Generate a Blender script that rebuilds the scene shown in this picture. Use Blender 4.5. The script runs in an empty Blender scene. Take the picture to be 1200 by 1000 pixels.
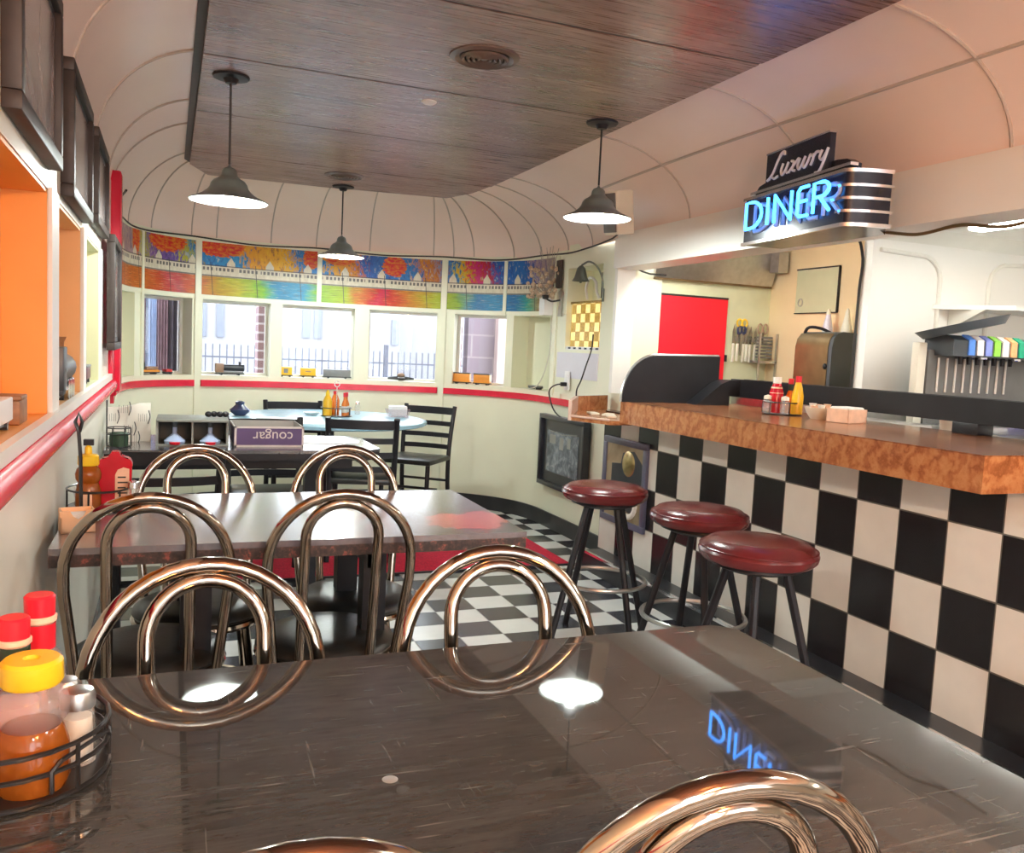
import bpy, bmesh, math, random
from mathutils import Vector, Matrix
R = math.radians; PI = math.pi
random.seed(4)
SC = bpy.context.scene
COL = SC.collection

# ------------------------------------------------------------------ camera
F, YAW, PITCH, ROLL, H = 1010.4, .381227, .0887112, -.0476555, 1.22
cy, sy, cp, sp = math.cos(YAW), math.sin(YAW), math.cos(PITCH), math.sin(PITCH)
fw = Vector((sy*cp, cy*cp, -sp)); rt = Vector((cy, -sy, 0)); dn = fw.cross(rt)
c_, s_ = math.cos(ROLL), math.sin(ROLL)
r2 = c_*rt + s_*dn; d2 = -s_*rt + c_*dn
cam_d = bpy.data.cameras.new('camera'); cam = bpy.data.objects.new('camera', cam_d); COL.objects.link(cam)
cam_d.sensor_fit = 'HORIZONTAL'; cam_d.sensor_width = 36; cam_d.lens = F/1200*36; cam_d.clip_start = .02
m = Matrix.Identity(4)
for i in range(3):
    m[i][0] = r2[i]; m[i][1] = -d2[i]; m[i][2] = -fw[i]
m[2][3] = H
cam.matrix_world = m
SC.camera = cam

# ------------------------------------------------------------------ materials
class NT:
    def __init__(s, name):
        s.m = bpy.data.materials.new(name); s.m.use_nodes = True
        s.t = s.m.node_tree; s.n = s.t.nodes; s.b = s.n['Principled BSDF']; s.out = s.n['Material Output']
    def new(s, typ, **kw):
        q = s.n.new(typ)
        for k, v in kw.items(): setattr(q, k, v)
        return q
    def set(s, sock, v):
        if hasattr(v, 'is_output') or isinstance(v, bpy.types.NodeSocket): s.t.links.new(v, sock)
        else: sock.default_value = v
    def math(s, op, a, b=None, c=None):
        q = s.new('ShaderNodeMath', operation=op); s.set(q.inputs[0], a)
        if b is not None: s.set(q.inputs[1], b)
        if c is not None: s.set(q.inputs[2], c)
        return q.outputs[0]
    def co(s, kind='Object'): return s.new('ShaderNodeTexCoord').outputs[kind]
    def sep(s, v):
        q = s.new('ShaderNodeSeparateXYZ'); s.set(q.inputs[0], v); return q.outputs
    def map(s, v, scale=(1, 1, 1), loc=(0, 0, 0), rot=(0, 0, 0)):
        q = s.new('ShaderNodeMapping'); s.set(q.inputs[0], v)
        q.inputs['Scale'].default_value = scale; q.inputs['Location'].default_value = loc; q.inputs['Rotation'].default_value = rot
        return q.outputs[0]
    def noise(s, v, scale=5, detail=3, rough=.5, dist=0):
        q = s.new('ShaderNodeTexNoise'); s.set(q.inputs['Vector'], v)
        q.inputs['Scale'].default_value = scale; q.inputs['Detail'].default_value = detail
        q.inputs['Roughness'].default_value = rough; q.inputs['Distortion'].default_value = dist
        return q.outputs['Fac']
    def ramp(s, f, stops, interp='LINEAR'):
        q = s.new('ShaderNodeValToRGB'); s.set(q.inputs[0], f); e = q.color_ramp.elements; q.color_ramp.interpolation = interp
        while len(e) < len(stops): e.new(.5)
        for i, (p, c) in enumerate(stops):
            e[i].position = p; e[i].color = (*c, 1)
        return q.outputs[0]
    def mix(s, f, a, b):
        q = s.new('ShaderNodeMix', data_type='RGBA'); s.set(q.inputs[0], f)
        s.set(q.inputs[6], a if not isinstance(a, tuple) else (*a, 1)); s.set(q.inputs[7], b if not isinstance(b, tuple) else (*b, 1))
        return q.outputs[2]
    def bump(s, h, strength=.1, dist=.01):
        q = s.new('ShaderNodeBump'); s.set(q.inputs['Height'], h); q.inputs['Strength'].default_value = strength; q.inputs['Distance'].default_value = dist
        s.t.links.new(q.outputs[0], s.b.inputs['Normal'])
    def P(s, **kw):
        names = dict(col='Base Color', rough='Roughness', metal='Metallic', spec='Specular IOR Level', trans='Transmission Weight', ior='IOR', coat='Coat Weight', ecol='Emission Color', estr='Emission Strength', alpha='Alpha', sheen='Sheen Weight')
        for k, v in kw.items():
            if isinstance(v, tuple): v = (*v, 1)
            s.set(s.b.inputs[names[k]], v)
        return s

def paint(name, col, rough=.5, metal=0., var=.06, scale=12, bump=0., **kw):
    a = NT(name); co = a.co()
    f = a.noise(co, scale, 4)
    lo = tuple(max(0, c*(1-var)) for c in col); hi = tuple(min(1, c*(1+var)) for c in col)
    a.P(col=a.ramp(f, [(.3, lo), (.7, hi)]), rough=rough, metal=metal, **kw)
    if bump: a.bump(a.noise(co, scale*8, 3), bump, .004)
    return a.m

def emit(name, col, strength):
    a = NT(name); a.P(col=(0, 0, 0), ecol=col, estr=strength, rough=.4); 
    return a.m

def checker(a, u, v, grout=.012):
    fu, fv = a.math('FLOOR', u), a.math('FLOOR', v)
    par = a.math('FLOORED_MODULO', a.math('ADD', fu, fv), 2.0)
    du = a.math('SUBTRACT', .5, a.math('ABSOLUTE', a.math('SUBTRACT', a.math('FRACT', u), .5)))
    dv = a.math('SUBTRACT', .5, a.math('ABSOLUTE', a.math('SUBTRACT', a.math('FRACT', v), .5)))
    g = a.math('LESS_THAN', a.math('MINIMUM', du, dv), grout)
    return par, g

def tile_mat(name, ax, u0, du, v0, dv, white, black, groutc, rough=.25):
    a = NT(name); s = a.sep(a.co())
    u = a.math('DIVIDE', a.math('SUBTRACT', s[ax[0]], u0), du); v = a.math('DIVIDE', a.math('SUBTRACT', s[ax[1]], v0), dv)
    par, g = checker(a, u, v)
    n = a.noise(a.co(), 9, 4)
    w = a.ramp(n, [(.3, tuple(c*.93 for c in white)), (.7, white)]); b = a.ramp(n, [(.3, tuple(c*.8 for c in black)), (.7, black)])
    c = a.mix(par, b, w); c = a.mix(g, c, groutc)
    a.P(col=c, rough=a.math('ADD', rough, a.math('MULTIPLY', g, .4))); a.bump(a.math('SUBTRACT', 1.0, g), .25, .003)
    return a.m

M = {}
M['wall'] = paint('cream wall paint', (.82, .83, .66), .38, var=.03, scale=3)
M['wallw'] = paint('white wall paint', (.86, .86, .82), .35, var=.02, scale=3)
M['left'] = paint('ivory wall enamel', (.84, .82, .72), .3, var=.03, scale=4)
M['vault'] = paint('pinkish cream vault enamel', (.86, .70, .62), .3, var=.03, scale=2)
M['red'] = paint('red gloss trim', (.72, .015, .05), .25, var=.08)
M['black'] = paint('black satin paint', (.013, .013, .016), .38, var=.2, spec=.35)
M['blackm'] = paint('black powder coated metal', (.014, .014, .018), .45, var=.2, spec=.3)
M['base'] = paint('black vinyl baseboard', (.02, .02, .024), .3, var=.2)
M['orange'] = paint('alcove with amber light painted in', (.9, .37, .07), .45, var=.05, scale=4)  # orange lamp light on the pale jambs, painted into the colour
M['tan'] = paint('alcove with fainter amber light painted in', (.80, .45, .19), .45, var=.05, scale=4)  # weaker lamp light on the next jambs, painted in as tan
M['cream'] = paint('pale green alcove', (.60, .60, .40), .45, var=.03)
M['orange2'] = paint('peach kitchen wall', (.86, .68, .42), .45, var=.04, scale=4)
M['chrome'] = paint('bronze tinted chrome', (.37, .305, .245), .10, 1.0, var=.06, scale=20)
M['silver'] = paint('polished chrome', (.8, .8, .82), .14, 1.0, var=.04, scale=20)
M['steel'] = paint('brushed steel', (.55, .55, .54), .32, 1.0, var=.1, scale=30)
M['vinyl'] = paint('black vinyl seat', (.022, .024, .024), .32, var=.25, scale=25, bump=.12)
M['maroon'] = paint('maroon vinyl seat', (.125, .015, .017), .27, var=.2, scale=14, bump=.05)
M['rug'] = paint('red rug pile', (.62, .012, .05), .95, var=.3, scale=120, bump=.5)
M['purple'] = paint('purple printed card', (.085, .045, .13), .5, var=.06)
M['greyc'] = paint('grey card inside', (.30, .28, .26), .7, var=.08)
M['cardrim'] = paint('pale card rim', (.62, .55, .52), .6, var=.05)
M['frame'] = paint('dark walnut frame', (.030, .020, .017), .5, var=.3, scale=30)
M['frameb'] = paint('black frame', (.02, .022, .03), .3, var=.2)
M['frameg'] = paint('slate grey frame', (.10, .10, .16), .35, var=.1)
M['bin'] = paint('grey plastic bin', (.23, .24, .22), .45, var=.06)
M['bind'] = paint('dark bin inside', (.11, .105, .09), .6, var=.1)
M['paper'] = paint('white printed paper', (.72, .70, .63), .7, var=.05)
M['ink'] = paint('black ink', (.03, .03, .035), .6, var=.1)
M['blue'] = paint('pale blue laminate', (.34, .60, .75), .25, var=.06)
M['navy'] = paint('navy glaze', (.04, .05, .12), .25, var=.2)
M['peach'] = paint('peach plastic', (.85, .52, .30), .4, var=.05)
M['yellow'] = paint('yellow plastic cap', (.9, .58, .02), .35, var=.06)
M['redcap'] = paint('red plastic cap', (.72, .012, .03), .35, var=.08)
M['ketchup'] = paint('red ketchup bottle', (.55, .006, .02), .22, var=.12)
M['label'] = paint('peach paper label', (.85, .55, .38), .6, var=.08, scale=40)
M['labelw'] = paint('white paper label', (.80, .78, .74), .6, var=.08, scale=40)
M['dgreen'] = paint('dark green label', (.02, .05, .025), .5, var=.2)
M['hot'] = paint('orange red sauce', (.80, .22, .03), .25, var=.1)
M['mustard'] = paint('yellow mustard', (.9, .5, .02), .3, var=.08)
M['wire'] = paint('black wire', (.015, .015, .016), .3, var=.2)
M['white'] = paint('white plastic', (.84, .84, .84), .4, var=.02)
M['ivory'] = paint('ivory plastic', (.78, .74, .62), .45, var=.04)
M['salt'] = paint('salt grains', (.85, .83, .76), .8, var=.06, scale=120)
M['pepper'] = paint('pepper grains', (.08, .06, .045), .8, var=.4, scale=150)
M['shade'] = paint('grey green shade enamel', (.17, .21, .20), .3, var=.1)
M['shadein'] = paint('white shade inside', (.88, .92, .9), .35, var=.02)
M['bulb'] = emit('cool bulb glow', (.92, 1., .95), 400)
M['warmbulb'] = emit('amber globe glow', (1., .42, .12), 150)
M['tube'] = emit('fluorescent glow', (1., .98, .90), 16)
M['neon'] = emit('blue neon glow', (.04, .30, 1.), 3.2)
M['signblue'] = paint('pale blue painted letter', (.42, .50, .66), .4, var=.05)
M['sign'] = paint('navy black sign face', (.012, .014, .028), .22, var=.2)
M['signscript'] = paint('ivory script lettering', (.72, .69, .62), .4, var=.04)
M['wood'] = paint('wooden toy', (.30, .13, .05), .5, var=.3, scale=40)
M['toyorange'] = paint('orange toy enamel', (.85, .33, .05), .35, var=.08)
M['toyyellow'] = paint('yellow toy enamel', (.95, .55, .03), .35, var=.05)
M['toygrey'] = paint('grey toy plastic', (.22, .23, .24), .45, var=.12)
M['toydark'] = paint('dark toy plastic', (.03, .035, .045), .35, var=.2)
M['toyred'] = paint('red toy enamel', (.65, .05, .05), .35, var=.08)
M['toywine'] = paint('wine toy enamel', (.09, .012, .025), .35, var=.1)
M['toytan'] = paint('brown toy enamel', (.35, .22, .15), .45, var=.15)
M['doorred'] = paint('bright red panel', (.86, .012, .03), .35, var=.05)
M['greenw'] = paint('pale green kitchen wall', (.66, .68, .46), .45, var=.04)
M['bronze'] = paint('bronze metal and painted warm light', (.20, .14, .07), .28, .7, var=.15)  # also stands for warm light on the charcoal dispenser front
M['dgrey'] = paint('charcoal plastic', (.05, .06, .07), .35, var=.1)
M['grey'] = paint('grey plastic', (.16, .16, .155), .4, var=.1)
M['chartan'] = paint('burl shelf end', (.62, .44, .36), .4, var=.06)
M['bell'] = paint('verdigris metal', (.13, .15, .13), .4, .5, var=.2)
M['dry'] = paint('dried flowers', (.55, .42, .30), .8, var=.3, scale=60)
M['straw'] = paint('dried stems', (.38, .33, .30), .8, var=.3, scale=60)
M['cord'] = paint('black cord', (.02, .02, .02), .5, var=.1)
M['cordw'] = paint('white cord', (.75, .74, .68), .5, var=.03)
M['seam'] = paint('vault seam strip', (.50, .42, .36), .35, var=.05)
M['curtain'] = paint('dark plum curtain', (.045, .035, .05), .8, var=.3, scale=20)
M['curtainp'] = paint('dusty pink curtain', (.22, .14, .17), .8, var=.2, scale=20)
M['curtainb'] = paint('pale blue curtain', (.36, .45, .66), .8, var=.1, scale=20)
M['building'] = paint('pale render', (.21, .21, .225), .7, var=.02, scale=1)
M['bwin'] = paint('grey blue window glass', (.12, .135, .17), .2, var=.1)
M['fence'] = paint('dark iron fence', (.05, .055, .075), .5, var=.1)
M['ground'] = paint('grey asphalt', (.16, .16, .19), .9, var=.1)
M['pink'] = paint('pale pink blocks', (.36, .27, .27), .8, var=.05)
M['scale'] = paint('knife steel', (.30, .30, .28), .25, .9, var=.1)
M['brass'] = paint('brass', (.55, .42, .20), .25, .9, var=.15)
M['ventb'] = paint('brown vent', (.13, .085, .065), .35, var=.1)
M['rearwall'] = paint('shaded kitchen wall', (.80, .80, .74), .4, var=.02)
M['lavender'] = paint('lavender panel', (.70, .69, .76), .4, var=.02)
M['tilesw'] = paint('little white tile', (.8, .8, .8), .3, var=.03)
for k, c in dict(lb=(.10, .28, .80), lw=(.85, .82, .84), lp=(.25, .32, .80), lg=(.28, .72, .08), lr=(.85, .80, .75), lo=(.85, .45, .20), lt=(.02, .40, .22), dblue=(.03, .03, .55)).items():
    M[k] = paint('print '+k, c, .4, var=.1, scale=60)

M['floor'] = tile_mat('checkered floor tile', (0, 1), 1.352-.197*40, .197, 3.72-.18*40+.18, .18, (.80, .82, .80), (.035, .036, .048), (.25, .25, .25), .22)
M['ctile'] = tile_mat('checkered wall tile', (1, 2), 2.015-.1975*40, .1975, .3135-.213*40+.213, .213, (.82, .79, .72), (.016, .014, .016), (.10, .09, .07), .24)

a = NT('dark laminate ceiling'); co = a.map(a.co(), (1.2, 26, 10)); f = a.noise(co, 3, 5, .62); f2 = a.noise(a.map(a.co(), (.5, 4, 1)), 2, 3)
a.P(col=a.ramp(a.math('ADD', a.math('MULTIPLY', f, .7), a.math('MULTIPLY', f2, .3)), [(.36, (.085, .040, .034)), (.52, (.23, .128, .105)), (.66, (.42, .29, .26))]), rough=a.math('ADD', .16, a.math('MULTIPLY', f, .26)), spec=.8); a.bump(f, .08, .003); M['ceil'] = a.m

def burl(name, c0, c1, c2):
    a = NT(name); co = a.co(); n = a.noise(co, 11, 6, .65, 1.6)
    w = a.new('ShaderNodeTexWave', wave_type='RINGS'); a.set(w.inputs[0], co)
    w.inputs['Scale'].default_value = 4.5; w.inputs['Distortion'].default_value = 14; w.inputs['Detail'].default_value = 6; w.inputs['Detail Scale'].default_value = 2.2; w.inputs['Detail Roughness'].default_value = .65
    f = a.math('ADD', a.math('MULTIPLY', n, .72), a.math('MULTIPLY', w.outputs['Fac'], .28))
    a.P(col=a.ramp(f, [(.22, c0), (.5, c1), (.8, c2)]), rough=.2, spec=.55); return a.m
M['burl'] = burl('burl wood laminate', (.23, .070, .022), (.42, .155, .055), (.54, .25, .10))
M['burlt'] = burl('polished burl top', (.12, .032, .012), (.28, .10, .04), (.40, .18, .07))

a = NT('slate laminate under glass'); co = a.co(); n = a.noise(a.map(co, (1, 6, 1)), 14, 6, .7)
sA = a.noise(a.map(co, (6, 110, 1), rot=(0, 0, .45)), 1, 3, .6); sB = a.noise(a.map(co, (110, 7, 1), rot=(0, 0, -.5)), 1, 3, .6); sC = a.noise(a.map(co, (9, 150, 1), rot=(0, 0, 1.1)), 1, 2, .6)
hz = a.noise(co, 7, 4, .6)
mxs = a.math('MAXIMUM', a.math('MAXIMUM', sA, sB), sC)
scr = a.ramp(a.math('ADD', mxs, a.math('MULTIPLY', a.math('SUBTRACT', hz, .5), .18)), [(.68, (0, 0, 0)), (.76, (1, 1, 1))])
a.P(col=a.mix(a.math('MULTIPLY', scr, .34), a.ramp(n, [(.3, (.032, .036, .038)), (.7, (.066, .071, .073))]), (.35, .34, .33)), rough=a.math('ADD', .015, a.math('MULTIPLY', a.noise(co, 6, 4), .03)), spec=.8, ior=1.55); M['slate'] = a.m

def worn_table(name, c0, c1, worn=None):
    a = NT(name); co = a.co(); n = a.noise(a.map(co, (2, 26, 1)), 3, 6, .7)
    c = a.ramp(n, [(.3, c0), (.7, c1)])
    if worn:
        q = a.new('ShaderNodeVectorMath', operation='DISTANCE'); a.set(q.inputs[0], co); q.inputs[1].default_value = worn
        d = a.math('ADD', q.outputs['Value'], a.math('MULTIPLY', a.math('SUBTRACT', a.noise(co, 12, 5, .7), .5), .30))
        f = a.math('LESS_THAN', d, .115)
        c = a.mix(a.math('MULTIPLY', f, .9), c, (.88, .10, .09))
    a.P(col=c, rough=a.math('ADD', .16, a.math('MULTIPLY', n, .16)), spec=1., ior=1.6, coat=.8); a.b.inputs['Coat Roughness'].default_value = .16; a.b.inputs['Coat IOR'].default_value = 1.7; a.bump(n, .06, .003); return a.m
M['wornt'] = worn_table('worn dark table laminate', (.07, .055, .065), (.15, .125, .145), (.455, -.165, .75))
M['darkt'] = worn_table('dark table laminate', (.03, .03, .036), (.065, .065, .075))
a = NT('chipped table edge'); co = a.co(); n = a.noise(co, 60, 5, .7)
a.P(col=a.ramp(n, [(.40, (.022, .014, .012)), (.56, (.06, .03, .025)), (.68, (.28, .07, .05))]), rough=.5); M['edge'] = a.m

def art(name, stops, scale, dist=1.5):
    a = NT(name); a.P(col=a.ramp(a.noise(a.co(), scale, 5, .6, dist), stops), rough=.16, spec=.5); return a.m
M['photo'] = art('grey photograph', [(.3, (.03, .04, .05)), (.5, (.13, .16, .20)), (.68, (.34, .38, .42))], 16, .6)
M['photow'] = art('pale photograph under glass', [(.3, (.16, .13, .13)), (.5, (.30, .26, .26)), (.7, (.42, .38, .38))], 4)
M['photos'] = art('sepia photograph', [(.3, (.20, .15, .09)), (.5, (.36, .29, .19)), (.7, (.50, .42, .30))], 3, .3)

a = NT('painted mural'); uv = a.co('UV'); s = a.sep(uv); u, v = s[0], s[1]
nz = a.noise(a.map(uv, (26, 5, 1), rot=(0, 0, .75)), 1.6, 4, .6, .3); nb = a.noise(a.map(uv, (3.5, 3, 1)), 1.6, 3)
un = a.math('DIVIDE', a.math('ADD', u, a.math('MULTIPLY', a.math('SUBTRACT', nb, .5), .25)), 5.0)
S = lambda x: x/5.0
water = a.ramp(un, [(S(.9), (.75, .30, .22)), (S(1.6), (.85, .28, .12)), (S(1.9), (.85, .30, .34)), (S(2.1), (.90, .28, .10)), (S(2.32), (.80, .72, .12)), (S(2.5), (.38, .72, .15)), (S(2.62), (.08, .40, .72)), (S(2.8), (.08, .45, .75)), (S(2.92), (.40, .74, .12)), (S(3.12), (.60, .74, .12)), (S(3.22), (.90, .28, .10)), (S(3.38), (.88, .12, .20)), (S(3.58), (.90, .35, .10)), (S(3.78), (.62, .70, .15)), (S(3.95), (.38, .60, .12)), (S(4.12), (.06, .28, .62)), (S(4.25), (.10, .42, .75)), (S(4.45), (.05, .25, .60)), (S(4.58), (.15, .50, .38)), (S(4.72), (.55, .38, .22))])
streak = a.noise(a.map(uv, (5, 30, 1)), 2.2, 4, .65)
water = a.mix(.35, water, (.0, .0, .0)); water = a.mix(a.ramp(streak, [(.54, (0, 0, 0)), (.68, (.45, .45, .45))]), water, (.92, .86, .62))
water = a.mix(a.ramp(streak, [(.36, (.7, .7, .7)), (.47, (0, 0, 0))]), water, (.12, .10, .06))
us = a.math('DIVIDE', a.math('ADD', a.math('ADD', u, a.math('MULTIPLY', v, .10)), a.math('MULTIPLY', a.math('SUBTRACT', nz, .5), .55)), 5.0)
sky = a.ramp(us, [(S(1.2), (.42, .30, .28)), (S(1.55), (.40, .32, .36)), (S(1.68), (.42, .40, .12)), (S(1.76), (.22, .14, .32)), (S(1.97), (.20, .16, .36)), (S(2.05), (.45, .44, .10)), (S(2.16), (.03, .20, .52)), (S(2.42), (.04, .30, .58)), (S(2.50), (.75, .38, .10)), (S(2.78), (.78, .45, .06)), (S(2.86), (.04, .22, .55)), (S(3.02), (.05, .25, .55)), (S(3.08), (.72, .42, .12)), (S(3.24), (.72, .28, .06)), (S(3.32), (.10, .18, .48)), (S(3.66), (.03, .22, .55)), (S(3.80), (.60, .25, .05)), (S(3.98), (.06, .25, .52)), (S(4.07), (.70, .50, .04)), (S(4.16), (.60, .06, .25)), (S(4.26), (.45, .12, .10)), (S(4.36), (.04, .14, .45)), (S(4.6), (.05, .18, .50)), (S(4.72), (.30, .25, .36)), (S(4.9), (.36, .30, .30))])
sky = a.mix(a.ramp(nz, [(.36, (.55, .55, .55)), (.46, (0, 0, 0))]), sky, (.03, .05, .16))
sky = a.mix(a.ramp(nz, [(.56, (0, 0, 0)), (.66, (.45, .45, .45))]), sky, (.85, .72, .40))
q = a.noise(a.map(uv, (30, 22, 1)), 1, 3, .6)
def cloud(cu, cv, ru, rv):
    d = a.math('ADD', a.math('POWER', a.math('DIVIDE', a.math('ABSOLUTE', a.math('SUBTRACT', u, cu)), ru), 2.0), a.math('POWER', a.math('DIVIDE', a.math('ABSOLUTE', a.math('SUBTRACT', v, cv)), rv), 2.0))
    return a.math('LESS_THAN', a.math('ADD', d, a.math('MULTIPLY', a.math('SUBTRACT', q, .5), 1.6)), 1.0)
cl = cloud(1.82, .93, .16, .22)
for args in ((2.22, .95, .17, .22), (2.86, .85, .06, .2), (1.50, .9, .05, .4), (3.06, .95, .12, .2), (3.47, .82, .09, .22)): cl = a.math('MAXIMUM', cl, cloud(*args))
sky = a.mix(a.math('MULTIPLY', cl, .9), sky, a.ramp(q, [(.35, (.80, .30, .04)), (.6, (.72, .04, .03))]))
bx = a.math('FRACT', a.math('DIVIDE', u, .27)); pk = a.math('SUBTRACT', .105, a.math('ABSOLUTE', a.math('SUBTRACT', bx, .5)))
slope = a.math('ADD', v, a.math('MULTIPLY', a.math('SUBTRACT', u, 1.5), 0.012))
house = a.math('MULTIPLY', a.math('MULTIPLY', a.math('GREATER_THAN', pk, .0), a.math('GREATER_THAN', slope, .5)), a.math('LESS_THAN', v, a.math('ADD', .62, a.math('MULTIPLY', pk, 1.1))))
train = a.math('MULTIPLY', a.math('LESS_THAN', slope, .56), a.math('GREATER_THAN', slope, .36))
white = a.math('MAXIMUM', house, train)
col = a.mix(a.math('GREATER_THAN', slope, .36), water, sky)
col = a.mix(white, col, a.ramp(nz, [(.3, (.62, .58, .48)), (.7, (.80, .77, .66))]))
wv = a.math('MULTIPLY', a.math('GREATER_THAN', slope, .475), a.math('LESS_THAN', slope, .535))
wu = a.math('LESS_THAN', a.math('FRACT', a.math('DIVIDE', u, .028)), .6)
wg = a.math('GREATER_THAN', a.math('FRACT', a.math('DIVIDE', u, .155)), .14)
col = a.mix(a.math('MULTIPLY', a.math('MULTIPLY', a.math('MULTIPLY', wv, wu), wg), .85), col, (.04, .04, .05))
ln = a.math('LESS_THAN', a.math('ABSOLUTE', a.math('SUBTRACT', slope, .57)), .010); ln2 = a.math('LESS_THAN', a.math('ABSOLUTE', a.math('SUBTRACT', slope, .375)), .014)
col = a.mix(a.math('MULTIPLY', a.math('MAXIMUM', ln, ln2), .8), col, (.05, .045, .05))
vl = a.math('LESS_THAN', a.math('FRACT', a.math('DIVIDE', a.math('ADD', u, a.math('MULTIPLY', v, .03)), .31)), .02)
col = a.mix(a.math('MULTIPLY', a.math('MULTIPLY', vl, a.math('LESS_THAN', v, .62)), .85), col, (.03, .03, .03))
hs = a.new('ShaderNodeHueSaturation'); hs.inputs['Saturation'].default_value = 1.4; hs.inputs['Value'].default_value = .92; a.set(hs.inputs['Color'], col)
a.P(col=hs.outputs[0], rough=.45); M['mural'] = a.m

a = NT('clear window glass')
tr = a.new('ShaderNodeBsdfTransparent'); gl = a.new('ShaderNodeBsdfGlossy'); gl.inputs['Roughness'].default_value = .02
fr = a.new('ShaderNodeFresnel'); fr.inputs['IOR'].default_value = 1.25
mx = a.new('ShaderNodeMixShader'); a.t.links.new(fr.outputs[0], mx.inputs[0]); a.t.links.new(tr.outputs[0], mx.inputs[1]); a.t.links.new(gl.outputs[0], mx.inputs[2]); a.t.links.new(mx.outputs[0], a.out.inputs[0]); M['glass'] = a.m

def clearish(name, col, alpha, rough=.12):
    a = NT(name); f = a.noise(a.co(), 70, 3)
    tr = a.new('ShaderNodeBsdfTransparent'); tr.inputs[0].default_value = (*col, 1)
    a.P(col=a.ramp(f, [(.3, tuple(c*.8 for c in col)), (.7, col)]), rough=rough, spec=.8)
    mx = a.new('ShaderNodeMixShader'); mx.inputs[0].default_value = alpha
    a.t.links.new(tr.outputs[0], mx.inputs[1]); a.t.links.new(a.b.outputs[0], mx.inputs[2]); a.t.links.new(mx.outputs[0], a.out.inputs[0]); return a.m
M['clear'] = clearish('clear plastic', (.90, .84, .85), .20)
M['clearg'] = clearish('clear glass', (.92, .93, .92), .25, .05)
M['honey'] = clearish('amber honey', (.55, .17, .02), .5, .12)
M['frost'] = clearish('frosted squeeze bottle', (.80, .78, .92), .8, .3)

def brick(name, c1, c2, mortar, w=.2, h=.07):
    a = NT(name); q = a.new('ShaderNodeTexBrick'); a.set(q.inputs[0], a.map(a.co('UV'), (1, 1, 1)))
    q.inputs['Color1'].default_value = (*c1, 1); q.inputs['Color2'].default_value = (*c2, 1); q.inputs['Mortar'].default_value = (*mortar, 1)
    q.inputs['Scale'].default_value = 1; q.inputs['Brick Width'].default_value = w; q.inputs['Row Height'].default_value = h; q.inputs['Mortar Size'].default_value = .008
    a.P(col=q.outputs[0], rough=.85); return a.m
M['brick'] = brick('reddish brick', (.16, .085, .09), (.12, .07, .08), (.30, .26, .28))
M['block'] = brick('lilac grey block', (.17, .13, .16), (.15, .12, .15), (.22, .18, .20), .4, .19)

a = NT('lit checkered art glass'); s = a.sep(a.co()); par, g = checker(a, a.math('DIVIDE', s[1], .0676), a.math('DIVIDE', s[2], .059), .03)
n = a.noise(a.co(), 60, 3)
c = a.mix(par, a.ramp(n, [(.35, (.22, .10, .01)), (.65, (.42, .26, .04))]), a.ramp(n, [(.3, (1., .66, .18)), (.7, (1., .80, .36))])); c = a.mix(g, c, (.25, .12, .02))
a.P(col=(.2, .15, .05), ecol=c, estr=.5, rough=.25); M['artglass'] = a.m

# ------------------------------------------------------------------ mesh helpers
def catmull(P, n=8, closed=False):
    P = [Vector(p) for p in P]; N = len(P); out = []
    for i in range(N if closed else N-1):
        if closed: p0, p1, p2, p3 = P[i-1], P[i], P[(i+1) % N], P[(i+2) % N]
        else: p0, p1, p2, p3 = P[max(i-1, 0)], P[i], P[i+1], P[min(i+2, N-1)]
        d = (p2-p1).length or 1e-9
        def tan(a, b, c):
            da, db = (b-a).length, (c-b).length
            if da < 1e-9: return (c-b)/(db or 1)
            if db < 1e-9: return (b-a)/da
            return ((b-a)/da*db + (c-b)/db*da)/(da+db)
        m1 = tan(p0, p1, p2)*d; m2 = tan(p1, p2, p3)*d
        for k in range(n):
            t = k/n
            out.append((2*t**3-3*t**2+1)*p1 + (t**3-2*t**2+t)*m1 + (-2*t**3+3*t**2)*p2 + (t**3-t**2)*m2)
    if not closed: out.append(P[-1])
    return out

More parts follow.
